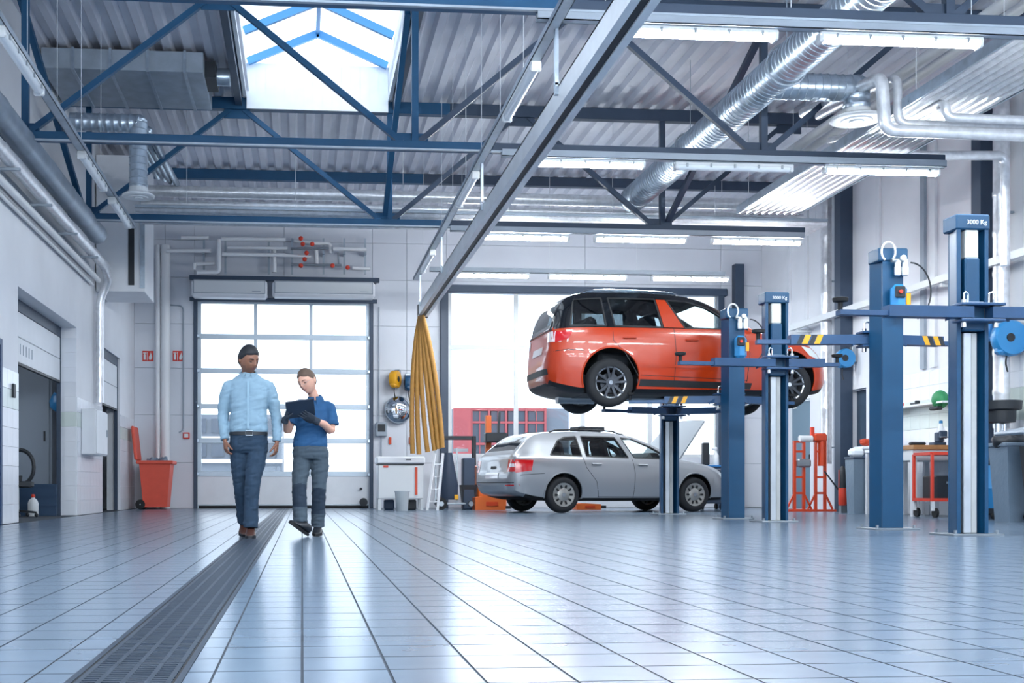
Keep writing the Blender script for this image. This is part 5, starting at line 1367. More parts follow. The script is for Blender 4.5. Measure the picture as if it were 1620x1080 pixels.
B(XL - .03, XL + .03, 13.65, 13.68, .95, 1.1, .004).build('handle', 'steel', d0, None, world=True)
# ---- left wall fittings
p = AX(152, 706, XL); wb = thing('wall_cabinet', 'white metal box on the left wall between the two openings', 'cabinet', (XL + .13, 19.35, .95))
B(XL + .012, XL + .24, 18.75, 19.85, .98, 1.72, .012).build('body', 'white_paint', wb, 30, world=True)
B(XL + .24, XL + .255, 18.78, 19.82, 1.0, 1.70, .006).build('door', 'white_paint', wb, None, world=True)
B(XL + .255, XL + .27, 19.7, 19.74, 1.3, 1.42, .004).build('handle', 'grey_paint', wb, None, world=True)
tag(B(XL + .012, XL + .04, 14.35, 14.45, 1.55, 1.72, .006).build('switch', 'dark_plastic', None, None), 'small dark switch on the left wall before the first opening', 'switch')
# ---- things in the store room
o = lamp((XL - 2.0, 16.6, 3.2), True, 'short added lamp out of view inside the left store room', R(90)); o.scale = (.3, 1, 1)  # lamp added out of view to brighten the store room
p = V((XL - 1.2, 18.0, 0))
lc = thing('locker', 'tall grey two-door locker inside the left store room', 'locker', (XL - 2.3, 18.9, 0))
mat('locker_grey', '#8e9aa8', .5)
B(XL - 3.3, XL - .5, 19.0, 19.38, 0.02, 2.6, .006).build('body', 'locker_grey', lc, None, world=True)
for k in range(4):
    dd = B(XL - 3.28 + .69 * k, XL - 2.61 + .69 * k, 18.975, 19.0, .06, 2.56, .004).build('door', 'locker_grey', lc, None, world=True); B(XL - 2.70 + .69 * k, XL - 2.67 + .69 * k, 18.96, 18.975, 1.2, 1.36, .003).build('handle', 'dark_plastic', dd, None, world=True)
def blob(name, label, cat, c, r, m, sq=(1, 1, 1), seed=0, amp=.2, sc_=3, n=20, k=14):
    """a soft, uneven mass such as cloth or a filled bag"""
    mb = MB().ball((0, 0, r * sq[2]), (r * sq[0], r * sq[1], r * sq[2]), n, k)
    mb.v = [tuple(V(p) * (1 + amp * noise.noise(V(p) * sc_ / r + V((seed, seed * 2.3, 1))))) for p in mb.v]
    o = mb.build(name, m, None, 60, loc=V(c)); return tag(o, label, cat)
mat('bag_blue', '#2f7fb8', .35)
blob('plastic_bag', 'blue plastic bag hanging on a locker in the store room', 'bag', (AY(92, 640, 18.9).x, 18.86, AY(92, 640, 18.9).z - .12), .13, 'bag_blue', (1, .55, 1.2), 3)
p = AZ(68, 815)
bt = thing('bottle', 'white plastic bottle with a pink cap on the store room floor', 'bottle', (-4.13, 17.95, 0))
MB().lathe([(.075, 0), (.08, .01), (.08, .2), (.06, .25), (.025, .28), (.025, .3)], 20).build('body', 'offwhite', bt)
MB().lathe([(.03, .29), (.03, .335), (.01, .34)], 16).build('cap', 'red', bt)
cr_ = thing('crate', 'dark blue plastic crate on the store room floor', 'crate', (-4.15, 18.56, 0)); mat('crate_blue', '#26405c', .5)
mb = B(-.3, .3, -.3, -.27, 0, .5).box(-.3, .3, .27, .3, 0, .5).box(-.3, -.27, -.27, .27, 0, .5).box(.27, .3, -.27, .27, 0, .5).box(-.27, .27, -.27, .27, 0, .03); mb.build('body', 'crate_blue', cr_, None)
for z in (.15, .3, .46): B(-.31, .31, -.31, -.3, z, z + .03).build('rib', 'crate_blue', cr_, None)
ch = thing('swivel_chair', 'black swivel chair at the edge of the store room doorway', 'chair', (-4.24, 17.42, 0))
MB().lathe([(.2, .44), (.24, .46), (.24, .52), (.18, .54), (.01, .54)], 24).build('seat', 'dark_plastic', ch)
MB().cyl((0, 0, .08), (0, 0, .45), .03, 12).build('column', 'steel', ch)
for k in range(5):
    a = 2 * math.pi * k / 5; lg = MB().bar((0, 0, .1), (.28 * math.cos(a), .28 * math.sin(a), .07), .04, .03).build('leg', 'dark_plastic', ch, None); MB().ball((.28 * math.cos(a), .28 * math.sin(a), .03), .03, 10, 8).build('caster', 'dark_plastic', lg)
MB().tube([(.2 * math.cos(a) , .19, .75 + .26 * math.sin(a)) for a in [2 * math.pi * k / 20 for k in range(20)]], .03, 8, closed=True).build('backrest', 'dark_plastic', ch)
MB().bar((0, .15, .5), (0, .2, .62), .05, .03).build('backrest_stem', 'dark_plastic', ch, None)
# ---- red wheeled bin with its lid open
p = AZ(249, 804)
rb = thing('wheeled_bin', 'red plastic wheeled bin with an open lid beside the far left corner', 'bin', (p.x + .07, YB - .68, 0))
def taper(mb, w0, d0, w1, d1, z0, z1, th=.02):
    o_ = [(-w0, -d0, z0), (w0, -d0, z0), (w0, d0, z0), (-w0, d0, z0)]; t_ = [(-w1, -d1, z1), (w1, -d1, z1), (w1, d1, z1), (-w1, d1, z1)]
    i_ = [(x * (1 - th / abs(x)), y * (1 - th / abs(y)), z1) for x, y, _ in t_]; j_ = [(x * (1 - th / abs(x)), y * (1 - th / abs(y)), z0 + th) for x, y, _ in o_]
    f = [(3, 2, 1, 0), (0, 1, 5, 4), (1, 2, 6, 5), (2, 3, 7, 6), (3, 0, 4, 7)] + [(4, 5, 9, 8), (5, 6, 10, 9), (6, 7, 11, 10), (7, 4, 8, 11)] + [(8, 9, 13, 12), (9, 10, 14, 13), (10, 11, 15, 14), (11, 8, 12, 15), (12, 13, 14, 15)]
    return mb.add(o_ + t_ + i_ + j_, f)
taper(MB(), .24, .28, .32, .34, .04, .98).build('body', 'bin_red', rb, None)
B(-.37, .37, -.38, -.335, .93, 1.0, .01).box(-.37, .37, .335, .38, .93, 1.0, .01).box(-.37, -.32, -.335, .335, .93, 1.0, .01).box(.32, .37, -.335, .335, .93, 1.0, .01).build('rim', 'bin_red', rb, 30)
ld = MB().cbox((-.42, .0, 1.36), (.06, .66, .70), .02, M=Matrix.Rotation(R(-6), 4, 'Y')).build('lid', 'bin_red', rb, 30)
for s in (-1, 1): MB().cyl((-.30, s * .26 - .03, .1), (-.30, s * .26 + .03, .1), .1, 20).build('wheel', 'black_rubber', rb)
MB().cyl((-.3, -.3, .1), (-.3, .3, .1), .015, 8).build('axle', 'steel', rb)
for k, (x, y, z) in enumerate(((0, .05, .98), (.15, -.05, 1.0), (-.12, .0, .98))): blob('rubbish_bag', 'crumpled grey rubbish in the red wheeled bin, %s' % ['in the middle', 'at the right', 'at the left'][k], 'bag', V(rb.location) + V((x, y, z - .1)), .11, 'bag', (1, 1, .8), k, .3)
# ---- safety signs and alarm on the back wall
YW = YB - .031
for k, (px, py) in enumerate(((234, 563), (282, 563))):
    q = AY(px, py, YW); t = thing('fire_sign', ['red and white extinguisher sign left of the white riser pipes', 'red and white extinguisher sign right of the white riser pipes'][k], 'sign', (q.x, YW - .004, q.z - .11))
    B(-.115, .115, -.004, .004, 0, .22).build('plate', 'sign_red', t, None)
    B(-.09, -.045, -.0055, -.003, .03, .14).box(-.08, -.055, -.0055, -.003, .14, .17).box(-.10, -.035, -.0055, -.003, .165, .185).build('pictogram_cylinder', 'offwhite', t, None)
    MB().prism([(.03, .03), (.07, .03), (.09, .09), (.075, .15), (.06, .19), (.05, .14), (.03, .11), (.02, .07)], -.0055, -.003).build('pictogram_flame', 'offwhite', t, None)
    B(-.02, -.008, -.0055, -.003, .02, .2).build('divider', 'offwhite', t, None)
q = AY(295, 689, YW); fa = thing('fire_alarm', 'small red alarm button on the back wall beside the glazed door', 'alarm', (q.x, YW, q.z - .07))
B(-.07, .07, -.05, 0, 0, .14, .012).build('case', 'sign_red', fa, 30); B(-.042, .042, -.053, -.048, .03, .11).build('pane', 'offwhite', fa, None)
tag(MB().tube(rounded([AY(283, 684, YW - .02), AY(290, 680, YW - .02), AY(290, 484, YW - .02), AY(266, 482, YW - .02)], .1), .016, 8).build('conduit', 'grey_paint'), 'thin grey conduit rising above the red alarm button', 'conduit')
# ---- air heaters above the glazed door
hb = thing('heater_bar', 'dark steel bar carrying the two heaters above the glazed door', 'bar', ((DR[0] + DR[1]) / 2, YB - .3, 4.9))
za = AY(450, 441, YB - .3).z
B(AY(300, 441, YB - .3).x, AY(600, 441, YB - .3).x, YB - .36, YB - .24, za - .05, za + .04).build('bar', 'steel_dark', hb, None, world=True)
for x in (AY(306, 441, YB - .3).x, AY(594, 441, YB - .3).x): B(x - .03, x + .03, YB - .25, YB - .03, za - .04, za + .04).build('bracket', 'steel_dark', hb, None, world=True)
for k, (a, b_) in enumerate(((303, 423), (431, 593))):
    x0, x1 = AY(a, 455, YB - .35).x, AY(b_, 455, YB - .35).x; z0, z1 = AY(a, 470, YB - .35).z, za - .055
    t = thing('air_heater', ['short white air curtain heater above the left of the glazed door', 'long white air curtain heater above the right of the glazed door'][k], 'heater', ((x0 + x1) / 2, YB - .25, z0)); c = V(t.location)
    B(x0, x1, YB - .44, YB - .08, z0, z1, .05).build('casing', 'white_paint', t, 30, world=True)
    fr = B(x0 + .06, x1 - .06, YB - .452, YB - .437, z0 + .09, z1 - .03, .006).build('front_panel', 'offwhite', t, None, world=True)
    B(x0 + .045, x1 - .045, YB - .444, YB - .438, z0 + .075, z1 - .015).build('panel_gap', 'grey_paint', t, None, world=True)
    B(x1 - .32, x1 - .14, YB - .4535, YB - .4515, z0 + .12, z0 + .135).build('badge', 'grey_paint', fr, None, world=True)
# pipework with red valves above the door: each pipe on its own
YP = YB - .35
def pl_(pts): return [AY(a, b_, YP) for a, b_ in pts]
runs = [([(286, 375), (330, 375)], .05), ([(263, 397), (334, 397)], .05), ([(347, 381), (347, 432), (312, 432)], .06), ([(350, 377), (452, 378)], .055), ([(360, 392), (455, 393)], .045), ([(352, 404), (452, 405)], .05), ([(433, 392), (434, 430)], .06), ([(310, 418), (340, 417)], .05), ([(308, 428), (309, 418)], .045),
        ([(465, 380), (500, 384), (523, 384), (523, 400)], .045), ([(460, 393), (520, 393)], .035), ([(440, 405), (492, 408)], .04), ([(500, 395), (501, 420)], .06), ([(527, 394), (580, 395)], .05), ([(460, 420), (540, 421)], .03), ([(558, 423), (586, 424)], .045), ([(535, 400), (536, 421)], .025)]
mf = thing('pipe_manifold', 'cluster of insulated heating pipes with red valves above the glazed door', 'pipework', ((DR[0] + DR[1]) / 2, YP, 5.0))
for k, (q, r) in enumerate(runs):
    pts = pl_(q); pts = [p_ + V((0, -.09 * (k % 3) + .06, 0)) for p_ in pts]
    MB().tube(rounded(pts, .08, 4), r * .8, 10).build('pipe', 'pipe_white' if r > .036 else 'steel', mf, world=True)
for k, (px, py) in enumerate(((476, 377), (479, 386), (494, 386), (485, 400), (482, 410), (476, 420), (526, 420), (550, 423))):
    q = AY(px, py, YP - .15); T = Matrix.Translation(q); t = MB().lathe([(.02, -.05), (.045, -.03), (.05, 0), (.045, .03), (.02, .05)], 12, T @ Matrix.Rotation(R(90), 4, 'X')).build('valve', 'red', mf, world=True); MB().cyl(q + V((0, .02, 0)), q + V((0, .16, 0)), .018, 8).build('stem', 'steel', t, world=True)
for px in (322, 356, 425, 462, 512, 545, 578):
    x = AY(px, 400, YP).x; B(x - .02, x + .02, YP - .02, YB - .045, AY(px, 402, YP).z, AY(px, 397, YP).z).box(x - .02, x + .02, YP + .1, YP + .13, AY(px, 432, YP).z, AY(px, 375, YP).z).build('bracket', 'galv_dull', mf, None, world=True)
# ---- between door and window
def reel(label, c, m, r=.19, rz=0, swap=False):
    t = thing('hose_reel', label, 'hose reel', c, rz)
    MB().lathe([(.03, -.09), (r * .9, -.085), (r, -.05), (r, .05), (r * .9, .085), (.03, .09)], 24, Matrix.Translation((0, -.16, 0)) @ Matrix.Rotation(R(90), 4, 'Y')).build('drum', m, t)
    MB().cbox((0, -.2, -.02), (.15, r * 1.3, r * 1.7), .04).build('housing', m, t, 30)
    B(-.06, .06, -.05, .05, -.07, .22, .01).build('bracket', 'steel', t, None)
    MB().cyl((.08, -.2, 0), (.1, -.2, 0), .06, 16).cyl((-.1, -.2, 0), (-.08, -.2, 0), .06, 16).build('hub', 'dark_plastic', t)
    MB().tube(rounded([(0, -.2, -r * .8), (0, -.22, -r - .1), (.02, -.2, -r - .22)], .05), .012, 8).build('hose_end', 'cable', t)
    return t
q = AY(629, 601, YB - .06); reel('yellow hose reel on the back wall above the round mirror', (q.x, YB - .09, q.z), 'yellow', .19, R(-25))
q = AY(645, 607, YB - .06); reel('dark blue hose reel beside the yellow one on the back wall', (q.x, YB - .085, q.z), 'lift_blue', .17)
q = AY(629, 648, YB - .1); mr_ = thing('convex_mirror', 'round convex mirror on the back wall under the yellow reel', 'mirror', (q.x, YB - .03, q.z), R(8))
MB().lathe([(.28, -.02), (.28, .02), (.262, .035), (.23, .062), (.17, .093), (.1, .112), (.01, .12)], 36, Matrix.Translation((0, -.1, 0)) @ Matrix.Rotation(R(90), 4, 'X')).build('dome', 'mirror', mr_)
MB().tube([(.285 * math.cos(a), -.1, .285 * math.sin(a)) for a in [2 * math.pi * k / 36 for k in range(36)]], .018, 8, closed=True).build('rim', 'grey_paint', mr_)
MB().cyl((0, 0, 0), (0, -.1, 0), .03, 10).build('arm', 'steel', mr_)
q = AY(603, 680, YB - .05); cb = thing('control_panel', 'grey door control box on the back wall right of the glazed door', 'control box', (q.x, YB - .03, q.z - .14))
B(-.12, .12, -.12, 0, 0, .3, .012).build('case', 'grey_paint', cb, 30); B(-.08, .08, -.125, -.118, .1, .26).build('window', 'dark_plastic', cb, None)
MB().tube([(0, -.05, 0), (0, -.05, -1.2)], .012, 8).tube([(-.05, -.05, .3), (-.05, -.05, 2.8)], .012, 8).build('cable', 'grey_paint', cb)
for k, px in enumerate((617, 649)):
    q = AY(px, 697, YB - .04); tag(B(q.x - .03, q.x + .03, YB - .07, YB - .031, q.z - .08, q.z + .08, .01).build('wall_button', 'orange_red', None, 30), ['small red wall button left of the yellow hoses', 'small red wall button behind the yellow hoses'][k], 'button')
# parts washer
p = AZ(634, 806.5); pw = thing('parts_washer', 'white parts washing cabinet with a lid below the hanging hoses', 'parts washer', (p.x, p.y, 0))
B(-.45, .45, -.02, .55, .22, .90, .015).build('body', 'offwhite', pw, 30)
B(-.48, .48, -.05, .58, .92, 1.06, .02).build('lid', 'white_paint', pw, 30)
B(-.46, .46, -.03, .56, .90, .92).build('lid_gap', 'dark_plastic', pw, None)
for x in (-.42, .42):
    for y in (.02, .5): B(x - .03, x + .03, y - .03, y + .03, 0, .22).build('leg', 'offwhite', pw, None)
B(.1, .2, -.06, -.045, .99, 1.01).build('lid_handle', 'dark_plastic', pw, None)
B(-.35, -.25, -.03, -.02, .84, .88).build('label_plate', 'red', pw, None); B(.28, .33, -.035, -.02, .3, .85).build('gauge_strip', 'orange_red', pw, None)
bk = thing('bucket', 'clear plastic bucket standing before the parts washer', 'bucket', tuple(AZ(634, 807.2) + V((0, -.3, 0)))); MB().lathe([(.11, .0), (.14, .36), (.15, .36), (.15, .38), (.135, .38), (.105, .01)], 20).build('body', 'clear_plastic', bk)
for k, px in enumerate((616, 651)):
    q = AZ(px, 806); tag(B(q.x - .1, q.x + .1, q.y + .0, q.y + .25, 0, .2, .02).build('oil_can', 'crate_blue' if k == 0 else 'dark_plastic', None, 30), ['dark blue can under the parts washer, left', 'black can under the parts washer, right'][k], 'can')
# white ladder leaning, coat trolley
p = AZ(684, 807); la = thing('step_ladder', 'narrow white step ladder leaning beside the parts washer', 'ladder', (p.x, p.y, 0))
for s, (dx) in ((-1, -.1), (1, .1)): MB().bar((dx, 0, 0), (dx * .8 + .16, .25, 1.12), .045, .03).build('stile', 'white_paint', la, None)
for k in range(4): f = .15 + .22 * k; MB().bar((-.1 + .16 * f + .02 * f, .25 * f, 1.12 * f), (.1 + .16 * f - .02 * f, .25 * f, 1.12 * f), .05, .02).build('step', 'white_paint', la, None)
p = AZ(697, 806); tr = thing('service_trolley', 'black wheeled service trolley with a dark sack hanging from its frame', 'trolley', (p.x + .15, p.y + .1, 0))
for x in (-.22, .22): MB().bar((x, .15, .1), (x, .2, 1.25), .035, .035).build('upright', 'steel', tr, None)
B(-.25, .35, -.2, .25, .1, .14, .01).build('base', 'steel', tr, None)
for x in (-.15, .45):
    MB().cyl((x, -.24, .12), (x, -.18, .12), .12 if x < 0 else .06, 18).build('wheel', 'black_rubber', tr); MB().cyl((x, -.25, .12), (x, -.17, .12), .05, 12).build('hub', 'steel', tr)
mb = MB(); stack(mb, [(0.05, 0, .2, .16, .1), (.05, 0, .5, .18, .12), (.02, .02, .85, .13, .11), (0.0, .05, 1.15, .10, .09)]); mat('sack', '#25344a', .6, bump=.4, bscale=12)
mb.v = [tuple(V(p_) + V((1, 1, 0)) * .03 * noise.noise(V(p_) * 9)) for p_ in mb.v]; mb.build('sack', 'sack', tr, 60)
B(.12, .2, -.2, -.15, .2, .3, .01).build('buckle', 'yellow', tr, None)
# black balancer with boom
p = AZ(745, 806); wbz = thing('wheel_balancer', 'black wheel balancer with a long boom behind the silver car', 'balancer', (p.x, p.y + .4, 0))
B(-.12, .12, -.15, .15, .0, 1.05, .02).build('column', 'steel_dark', wbz, 30); B(.08, .16, -.05, .05, .9, 1.5, .01).build('mast', 'dark_plastic', wbz, None)
B(-.62, .16, -.04, .04, 1.42, 1.5, .01).build('boom', 'dark_plastic', wbz, None); B(-.64, -.55, -.06, .06, 1.36, 1.6, .02).build('boom_head', 'offwhite', wbz, 30)
B(-.3, .0, -.03, .03, 1.18, 1.24).build('arm', 'steel', wbz, None); taper(MB(), .12, .12, .16, .16, .12, .5).build('bin', 'dark_plastic', wbz, None)
# tyre changer behind the silver car
p = AY(775, 720, 23.3); ty_ = thing('tyre_changer', 'orange and black tyre changer standing behind the silver car', 'tyre changer', (p.x, 23.3, 0))
B(-.3, .3, -.3, .3, 0, .9, .03).build('cabinet', 'orange_box', ty_, 30); B(-.06, .06, .15, .3, .9, 1.95, .01).build('post', 'orange_box', ty_, None)
MB().bar((.16, .0, 1.3), (.2, .0, 2.0), .05, .05).build('lever', 'dark_plastic', ty_, None); B(-.1, .35, -.1, .2, 1.38, 1.58, .02).build('head', 'dark_plastic', ty_, 30)
MB().cyl((0, -.05, .9), (0, -.05, 1.0), .25, 24).build('turntable', 'steel', ty_)
# orange boxes by the silver car
for k, (x0, x1, y0_, py) in enumerate(((752, 800, 784, 806), (912, 951, 796, 806))):
    Yk = (22.4, 22.6)[k]; a, b_ = AY(x0, py, Yk), AY(x1, py, Yk); t = thing('drain_ramp', ['orange wedge ramp under the rear of the silver car', 'low orange ramp seen under the middle of the silver car'][k], 'ramp', ((a.x + b_.x) / 2, Yk, 0)); h_ = (.27, .13)[k]; w_ = (b_.x - a.x) / 2
    MB().prism([(-w_, 0), (w_, 0), (w_, h_ * .85), (-w_ * .5, h_), (-w_, h_ * .9)], 0, .4).build('body', 'orange_box', t, None)
    B(-w_ * .3, w_ * .5, -.01, 0, h_ * .3, h_ * .6).build('slot', 'orange_red', t, None); B(w_, w_ + .12, .05, .2, .02, .08).build('handle', 'dark_plastic', t, None)
cs = tag(MB().cbox((0, 0, .05), (.55, .35, .09), .015, rz=R(15)).build('flat_case', 'dark_plastic', None, 30, loc=wm(sv) @ V((2.0, .12, 1.475))), 'flat black case lying on the roof of the silver car', 'case')
# trolley with cans behind the raised bonnet
p = AY(1122, 735, 22.6); tt = thing('tool_trolley', 'blue topped tool trolley behind the raised bonnet', 'trolley', (p.x, 22.6, 0))
B(-.25, .25, -.2, .2, .12, .86, .015).build('cabinet', 'steel_dark', tt, 30); B(-.27, .27, -.22, .22, .86, .9, .01).build('top', 'lift_blue_light', tt, 30)
for k in range(4): dr = B(-.23, .23, -.215, -.2, .18 + .17 * k, .33 + .17 * k, .004).build('drawer', 'steel_dark', tt, None); B(-.15, .15, -.23, -.215, .29 + .17 * k, .305 + .17 * k).build('handle', 'steel', dr, None)
for x in (-.2, .2):
    for y in (-.15, .15): MB().cyl((x - .02, y, .06), (x + .02, y, .06), .06, 14).build('caster', 'black_rubber', tt)
tag(B(p.x - .16, p.x - .02, 22.5, 22.64, .9, 1.36, .02).build('canister', 'dark_plastic', None, 30), 'dark canister on the tool trolley behind the bonnet', 'canister')
t = thing('spray_bottle', 'white spray bottle on the tool trolley behind the bonnet', 'bottle', (p.x + .12, 22.55, .9)); MB().lathe([(.06, 0), (.065, .02), (.06, .2), (.025, .26), (.022, .3)], 18).build('body', 'offwhite', t); MB().cbox((-.03, 0, .34), (.12, .04, .06), .015).build('trigger_head', 'white_paint', t, 30)
# ---- right side: orange press stand
p = AZ(1282, 808.5); ps = thing('press_stand', 'orange twin-column press stand by the right wall under the orange car', 'press', (p.x, p.y, 0))
for k, x in enumerate((-.22, .19)):
    for dx in (-.09, .09): B(x + dx - .022, x + dx + .022, -.03, .03, .03, 1.32 if k == 0 else 1.36).build('upright', 'orange_red', ps, None)
    for z in (.32, .62, 1.1, 1.28): B(x - .09, x + .09, -.02, .02, z, z + .04).build('crossbar', 'orange_red', ps, None)
    for s in (-1, 1): MB().bar((x + s * .1, 0, .32), (x + s * .24, 0, .04), .035, .03).build('foot_brace', 'orange_red', ps, None)
    B(x - .27, x + .27, -.12 + .02 * k, .12 - .02 * k, 0, .04 - .004 * k).build('foot', 'orange_red', ps, None)
B(-.28, -.02, -.1, .04, .82, .98, .03).build('grey_pump', 'steel', ps, 30); MB().cyl((-.22, -.02, 1.36), (0.02, -.02, 1.36), .06, 14).build('clamp_jaw', 'offwhite', ps)
MB().cyl((.22, 0, .85), (.22, 0, 1.46), .07, 16).build('cylinder', 'orange_red', ps); B(.05, .3, -.08, .08, 1.30, 1.46, .03).build('head', 'orange_red', ps, 30); B(.0, .07, -.03, .03, 1.40, 1.58, .01).build('lever', 'red', ps, None)
MB().bar((.25, -.05, .75), (.5, -.1, .4), .025, .025).build('pump_handle', 'dark_plastic', ps, None)
# bin, extinguisher and red air tools before the tall post
p = AZ(1354, 812.5); gb = thing('slim_bin', 'slim blue-grey bin left of the tall post by the right wall', 'bin', (p.x, p.y, 0)); taper(MB(), .09, .12, .115, .15, .0, .92).build('body', 'bag', gb, None); B(-.13, .13, -.17, .17, .92, .96, .01).build('rim', 'steel_dark', gb, None); MB().cbox((-.02, -.04, 1.03), (.22, .2, .14), .04).build('bag_edge', 'lens_white', gb, 30)
p = AZ(1344, 812); ex = thing('extinguisher', 'red fire extinguisher with black sleeve beside the slim bin', 'extinguisher', (p.x + .05, p.y + .35, 0)); MB().lathe([(.06, .13), (.07, .16), (.07, .42), (.065, .44)], 18).build('tank', 'red', ex); MB().lathe([(.07, .44), (.066, .75), (.03, .8), (.02, .82)], 18).build('sleeve', 'dark_plastic', ex); B(-.05, .05, -.05, .05, 0, .13).build('stand', 'steel', ex, None); MB().bar((-.06, 0, .75), (-.06, 0, .45), .02, .02).build('strap', 'red', ex, None)
p = AZ(1374, 811.2); tc_ = thing('tool_cart', 'black tool cart with red air tools on top beside the tall post', 'cart', (p.x, p.y, 0))
B(-.08, .25, -.15, .3, .12, .86, .015).build('cabinet', 'dark_plastic', tc_, 30)
for y in (-.12, .25): MB().cyl((-.05, y - .02, .07), (-.05, y + .02, .07), .07, 16).build('wheel', 'black_rubber', tc_); MB().cyl((-.05, y - .03, .07), (-.05, y + .03, .07), .035, 12).build('hub', 'offwhite', tc_)
B(-.16, .2, -.1, .25, 1.1, 1.16, .02).build('tray', 'lens_white', tc_, 30); B(.1, .16, .05, .11, .86, 1.1).build('tray_post', 'steel', tc_, None)
for k, (x, y, z, r) in enumerate(((-.09, -.02, 1.235, .075), (.04, .14, 1.235, .075), (.13, -.03, 1.23, .07))): blob('air_tool', 'red air tool lying on the black tool cart, %s' % ['left', 'middle', 'right'][k], 'tool', V(tc_.location) + V((x, y, z - r * .8)), r, 'orange_red', (1.1, .8, .8), k + 4, .3, 2)
B(-.02, .08, -.2, -.16, .72, 1.02, .02).build('spray_gun', 'orange_red', tc_, 30); B(.0, .06, -.21, -.16, .6, .74, .015).build('spray_cup', 'cover_cream', tc_, 30); MB().tube([(.02, -.18, .6), (.02, -.18, .3)], .008, 6).build('lance', 'offwhite', tc_)
# workbench
XB0, XB1 = 9.25, 10.2
wbn = thing('workbench', 'workbench with a wooden top and white legs along the right wall', 'workbench', ((XB0 + XB1) / 2, 17.5, 0))
B(XB0, XB1, 16.55, 17.9, 1.02, 1.09, .006).build('top', 'wood', wbn, None, world=True); B(XB0 + .02, XB1 - .02, 16.6, 17.85, .86, 1.02).build('apron', 'offwhite', wbn, None, world=True)
for x in (XB0 + .04, XB1 - .04):
    for y in (16.62, 17.8): B(x - .035, x + .035, y - .035, y + .035, 0, .86).build('leg', 'white_paint', wbn, None, world=True)
sb_ = thing('side_bench', 'white side table left of the wooden workbench', 'table', (9.6, 18.4, 0)); B(9.38, 9.95, 17.95, 18.32, 1.02, 1.07, .006).build('top', 'white_paint', sb_, None, world=True)
for x in (9.42, 9.91):
    for y in (17.99, 18.28): B(x - .03, x + .03, y - .03, y + .03, 0, 1.02).build('leg', 'white_paint', sb_, None, world=True)
tcz = thing('drawer_cabinet', 'black drawer cabinet standing under the side table', 'cabinet', (9.66, 18.4, 0)); B(9.48, 9.85, 18.05, 18.25, .0, .78, .01).build('body', 'dark_plastic', tcz, 30, world=True)
for k in range(5): dr = B(9.49, 9.84, 18.03, 18.05, .1 + .13 * k, .2 + .13 * k, .003).build('drawer', 'steel_dark', tcz, None, world=True); B(9.58, 9.75, 18.01, 18.03, .18 + .13 * k, .19 + .13 * k).build('handle', 'steel', dr, None, world=True)
rt = thing('red_trolley', 'red tubular trolley with casters in front of the wooden workbench', 'trolley', (9.55, 16.2, 0))
for z in (.24, .92):
    for y in (15.95, 16.45): B(9.2, 9.95, y - .02, y + .02, z, z + .045).build('rail', 'red', rt, None, world=True)
    for x in (9.2, 9.95): B(x - .02, x + .02, 15.97, 16.43, z, z + .045).build('rail', 'red', rt, None, world=True)
    B(9.22, 9.93, 15.97, 16.43, z + .005, z + .02).build('shelf', 'grey_paint', rt, None, world=True)
for x in (9.2, 9.95):
    for y in (15.95, 16.45): B(x - .018, x + .018, y - .018, y + .018, .24, .94).build('post', 'red', rt, None, world=True); MB().cyl((x + .03, y, .07), (x + .07, y, .07), .07, 16).build('caster', 'black_rubber', rt, world=True); B(x - .01, x + .03, y - .02, y + .02, .1, .24).build('fork', 'offwhite', rt, None, world=True)
tb_ = thing('tool_box', 'dark tool box standing on the lower shelf of the red trolley', 'tool box', (9.6, 16.2, .27)); B(9.3, 9.85, 16.02, 16.4, .265, .62, .02).build('body', 'dark_plastic', tb_, 30, world=True); B(9.45, 9.7, 16.0, 16.02, .5, .53).build('handle', 'steel', tb_, None, world=True)
vs_ = thing('bench_vise', 'dark bench vise on the wooden workbench', 'vise', (9.75, 16.75, 1.09)); B(-.1, .1, -.08, .08, 0, .05, .01).build('base', 'steel_dark', vs_, 30); B(-.05, .05, -.1, .02, .05, .2, .015).build('fixed_jaw', 'steel_dark', vs_, 30); B(-.06, .06, -.18, -.12, .1, .22, .015).build('moving_jaw', 'steel_dark', vs_, 30); MB().cyl((-.08, -.22, .12), (.08, -.22, .12), .01, 8).build('handle', 'steel', vs_)
tag(MB().cbox((0, 0, .03), (.25, .1, .05), .02).build('grinder', 'dark_plastic', None, 30, loc=(9.45, 16.8, 1.09)), 'dark hand grinder lying on the wooden workbench', 'tool')
bo = thing('glass_bottle', 'pale bottle standing behind the vise on the workbench', 'bottle', (9.92, 16.95, 1.09)); MB().lathe([(.05, 0), (.055, .02), (.055, .25), (.03, .32), (.025, .36)], 16).build('body', 'lens_white', bo); MB().lathe([(.028, .35), (.028, .39), (.01, .4)], 12).build('cap', 'reel_blue', bo)
q = AX(1489, 632, XR - .1); he = thing('green_helmet', 'green helmet hanging on the right wall above the workbench', 'helmet', (XR - .12, q.y, q.z)); MB().ball((0, 0, 0), (.12, .15, .15), 18, 12).build('shell', 'green', he); MB().cbox((-.08, -.02, -.14), (.1, .26, .06), .02).build('visor', 'dark_plastic', he, 30)
q = AX(1460, 655, XR); sh = thing('wall_shelf', 'narrow white shelf on the right wall above the workbench', 'shelf', (XR - .12, 17.9, 1.9)); B(XR - .22, XR - .012, 17.1, 18.9, 1.78, 1.81).build('board', 'white_paint', sh, None, world=True)
for y in (17.3, 18.7): B(XR - .2, XR - .012, y - .012, y + .012, 1.68, 1.78).build('bracket', 'white_paint', sh, None, world=True)
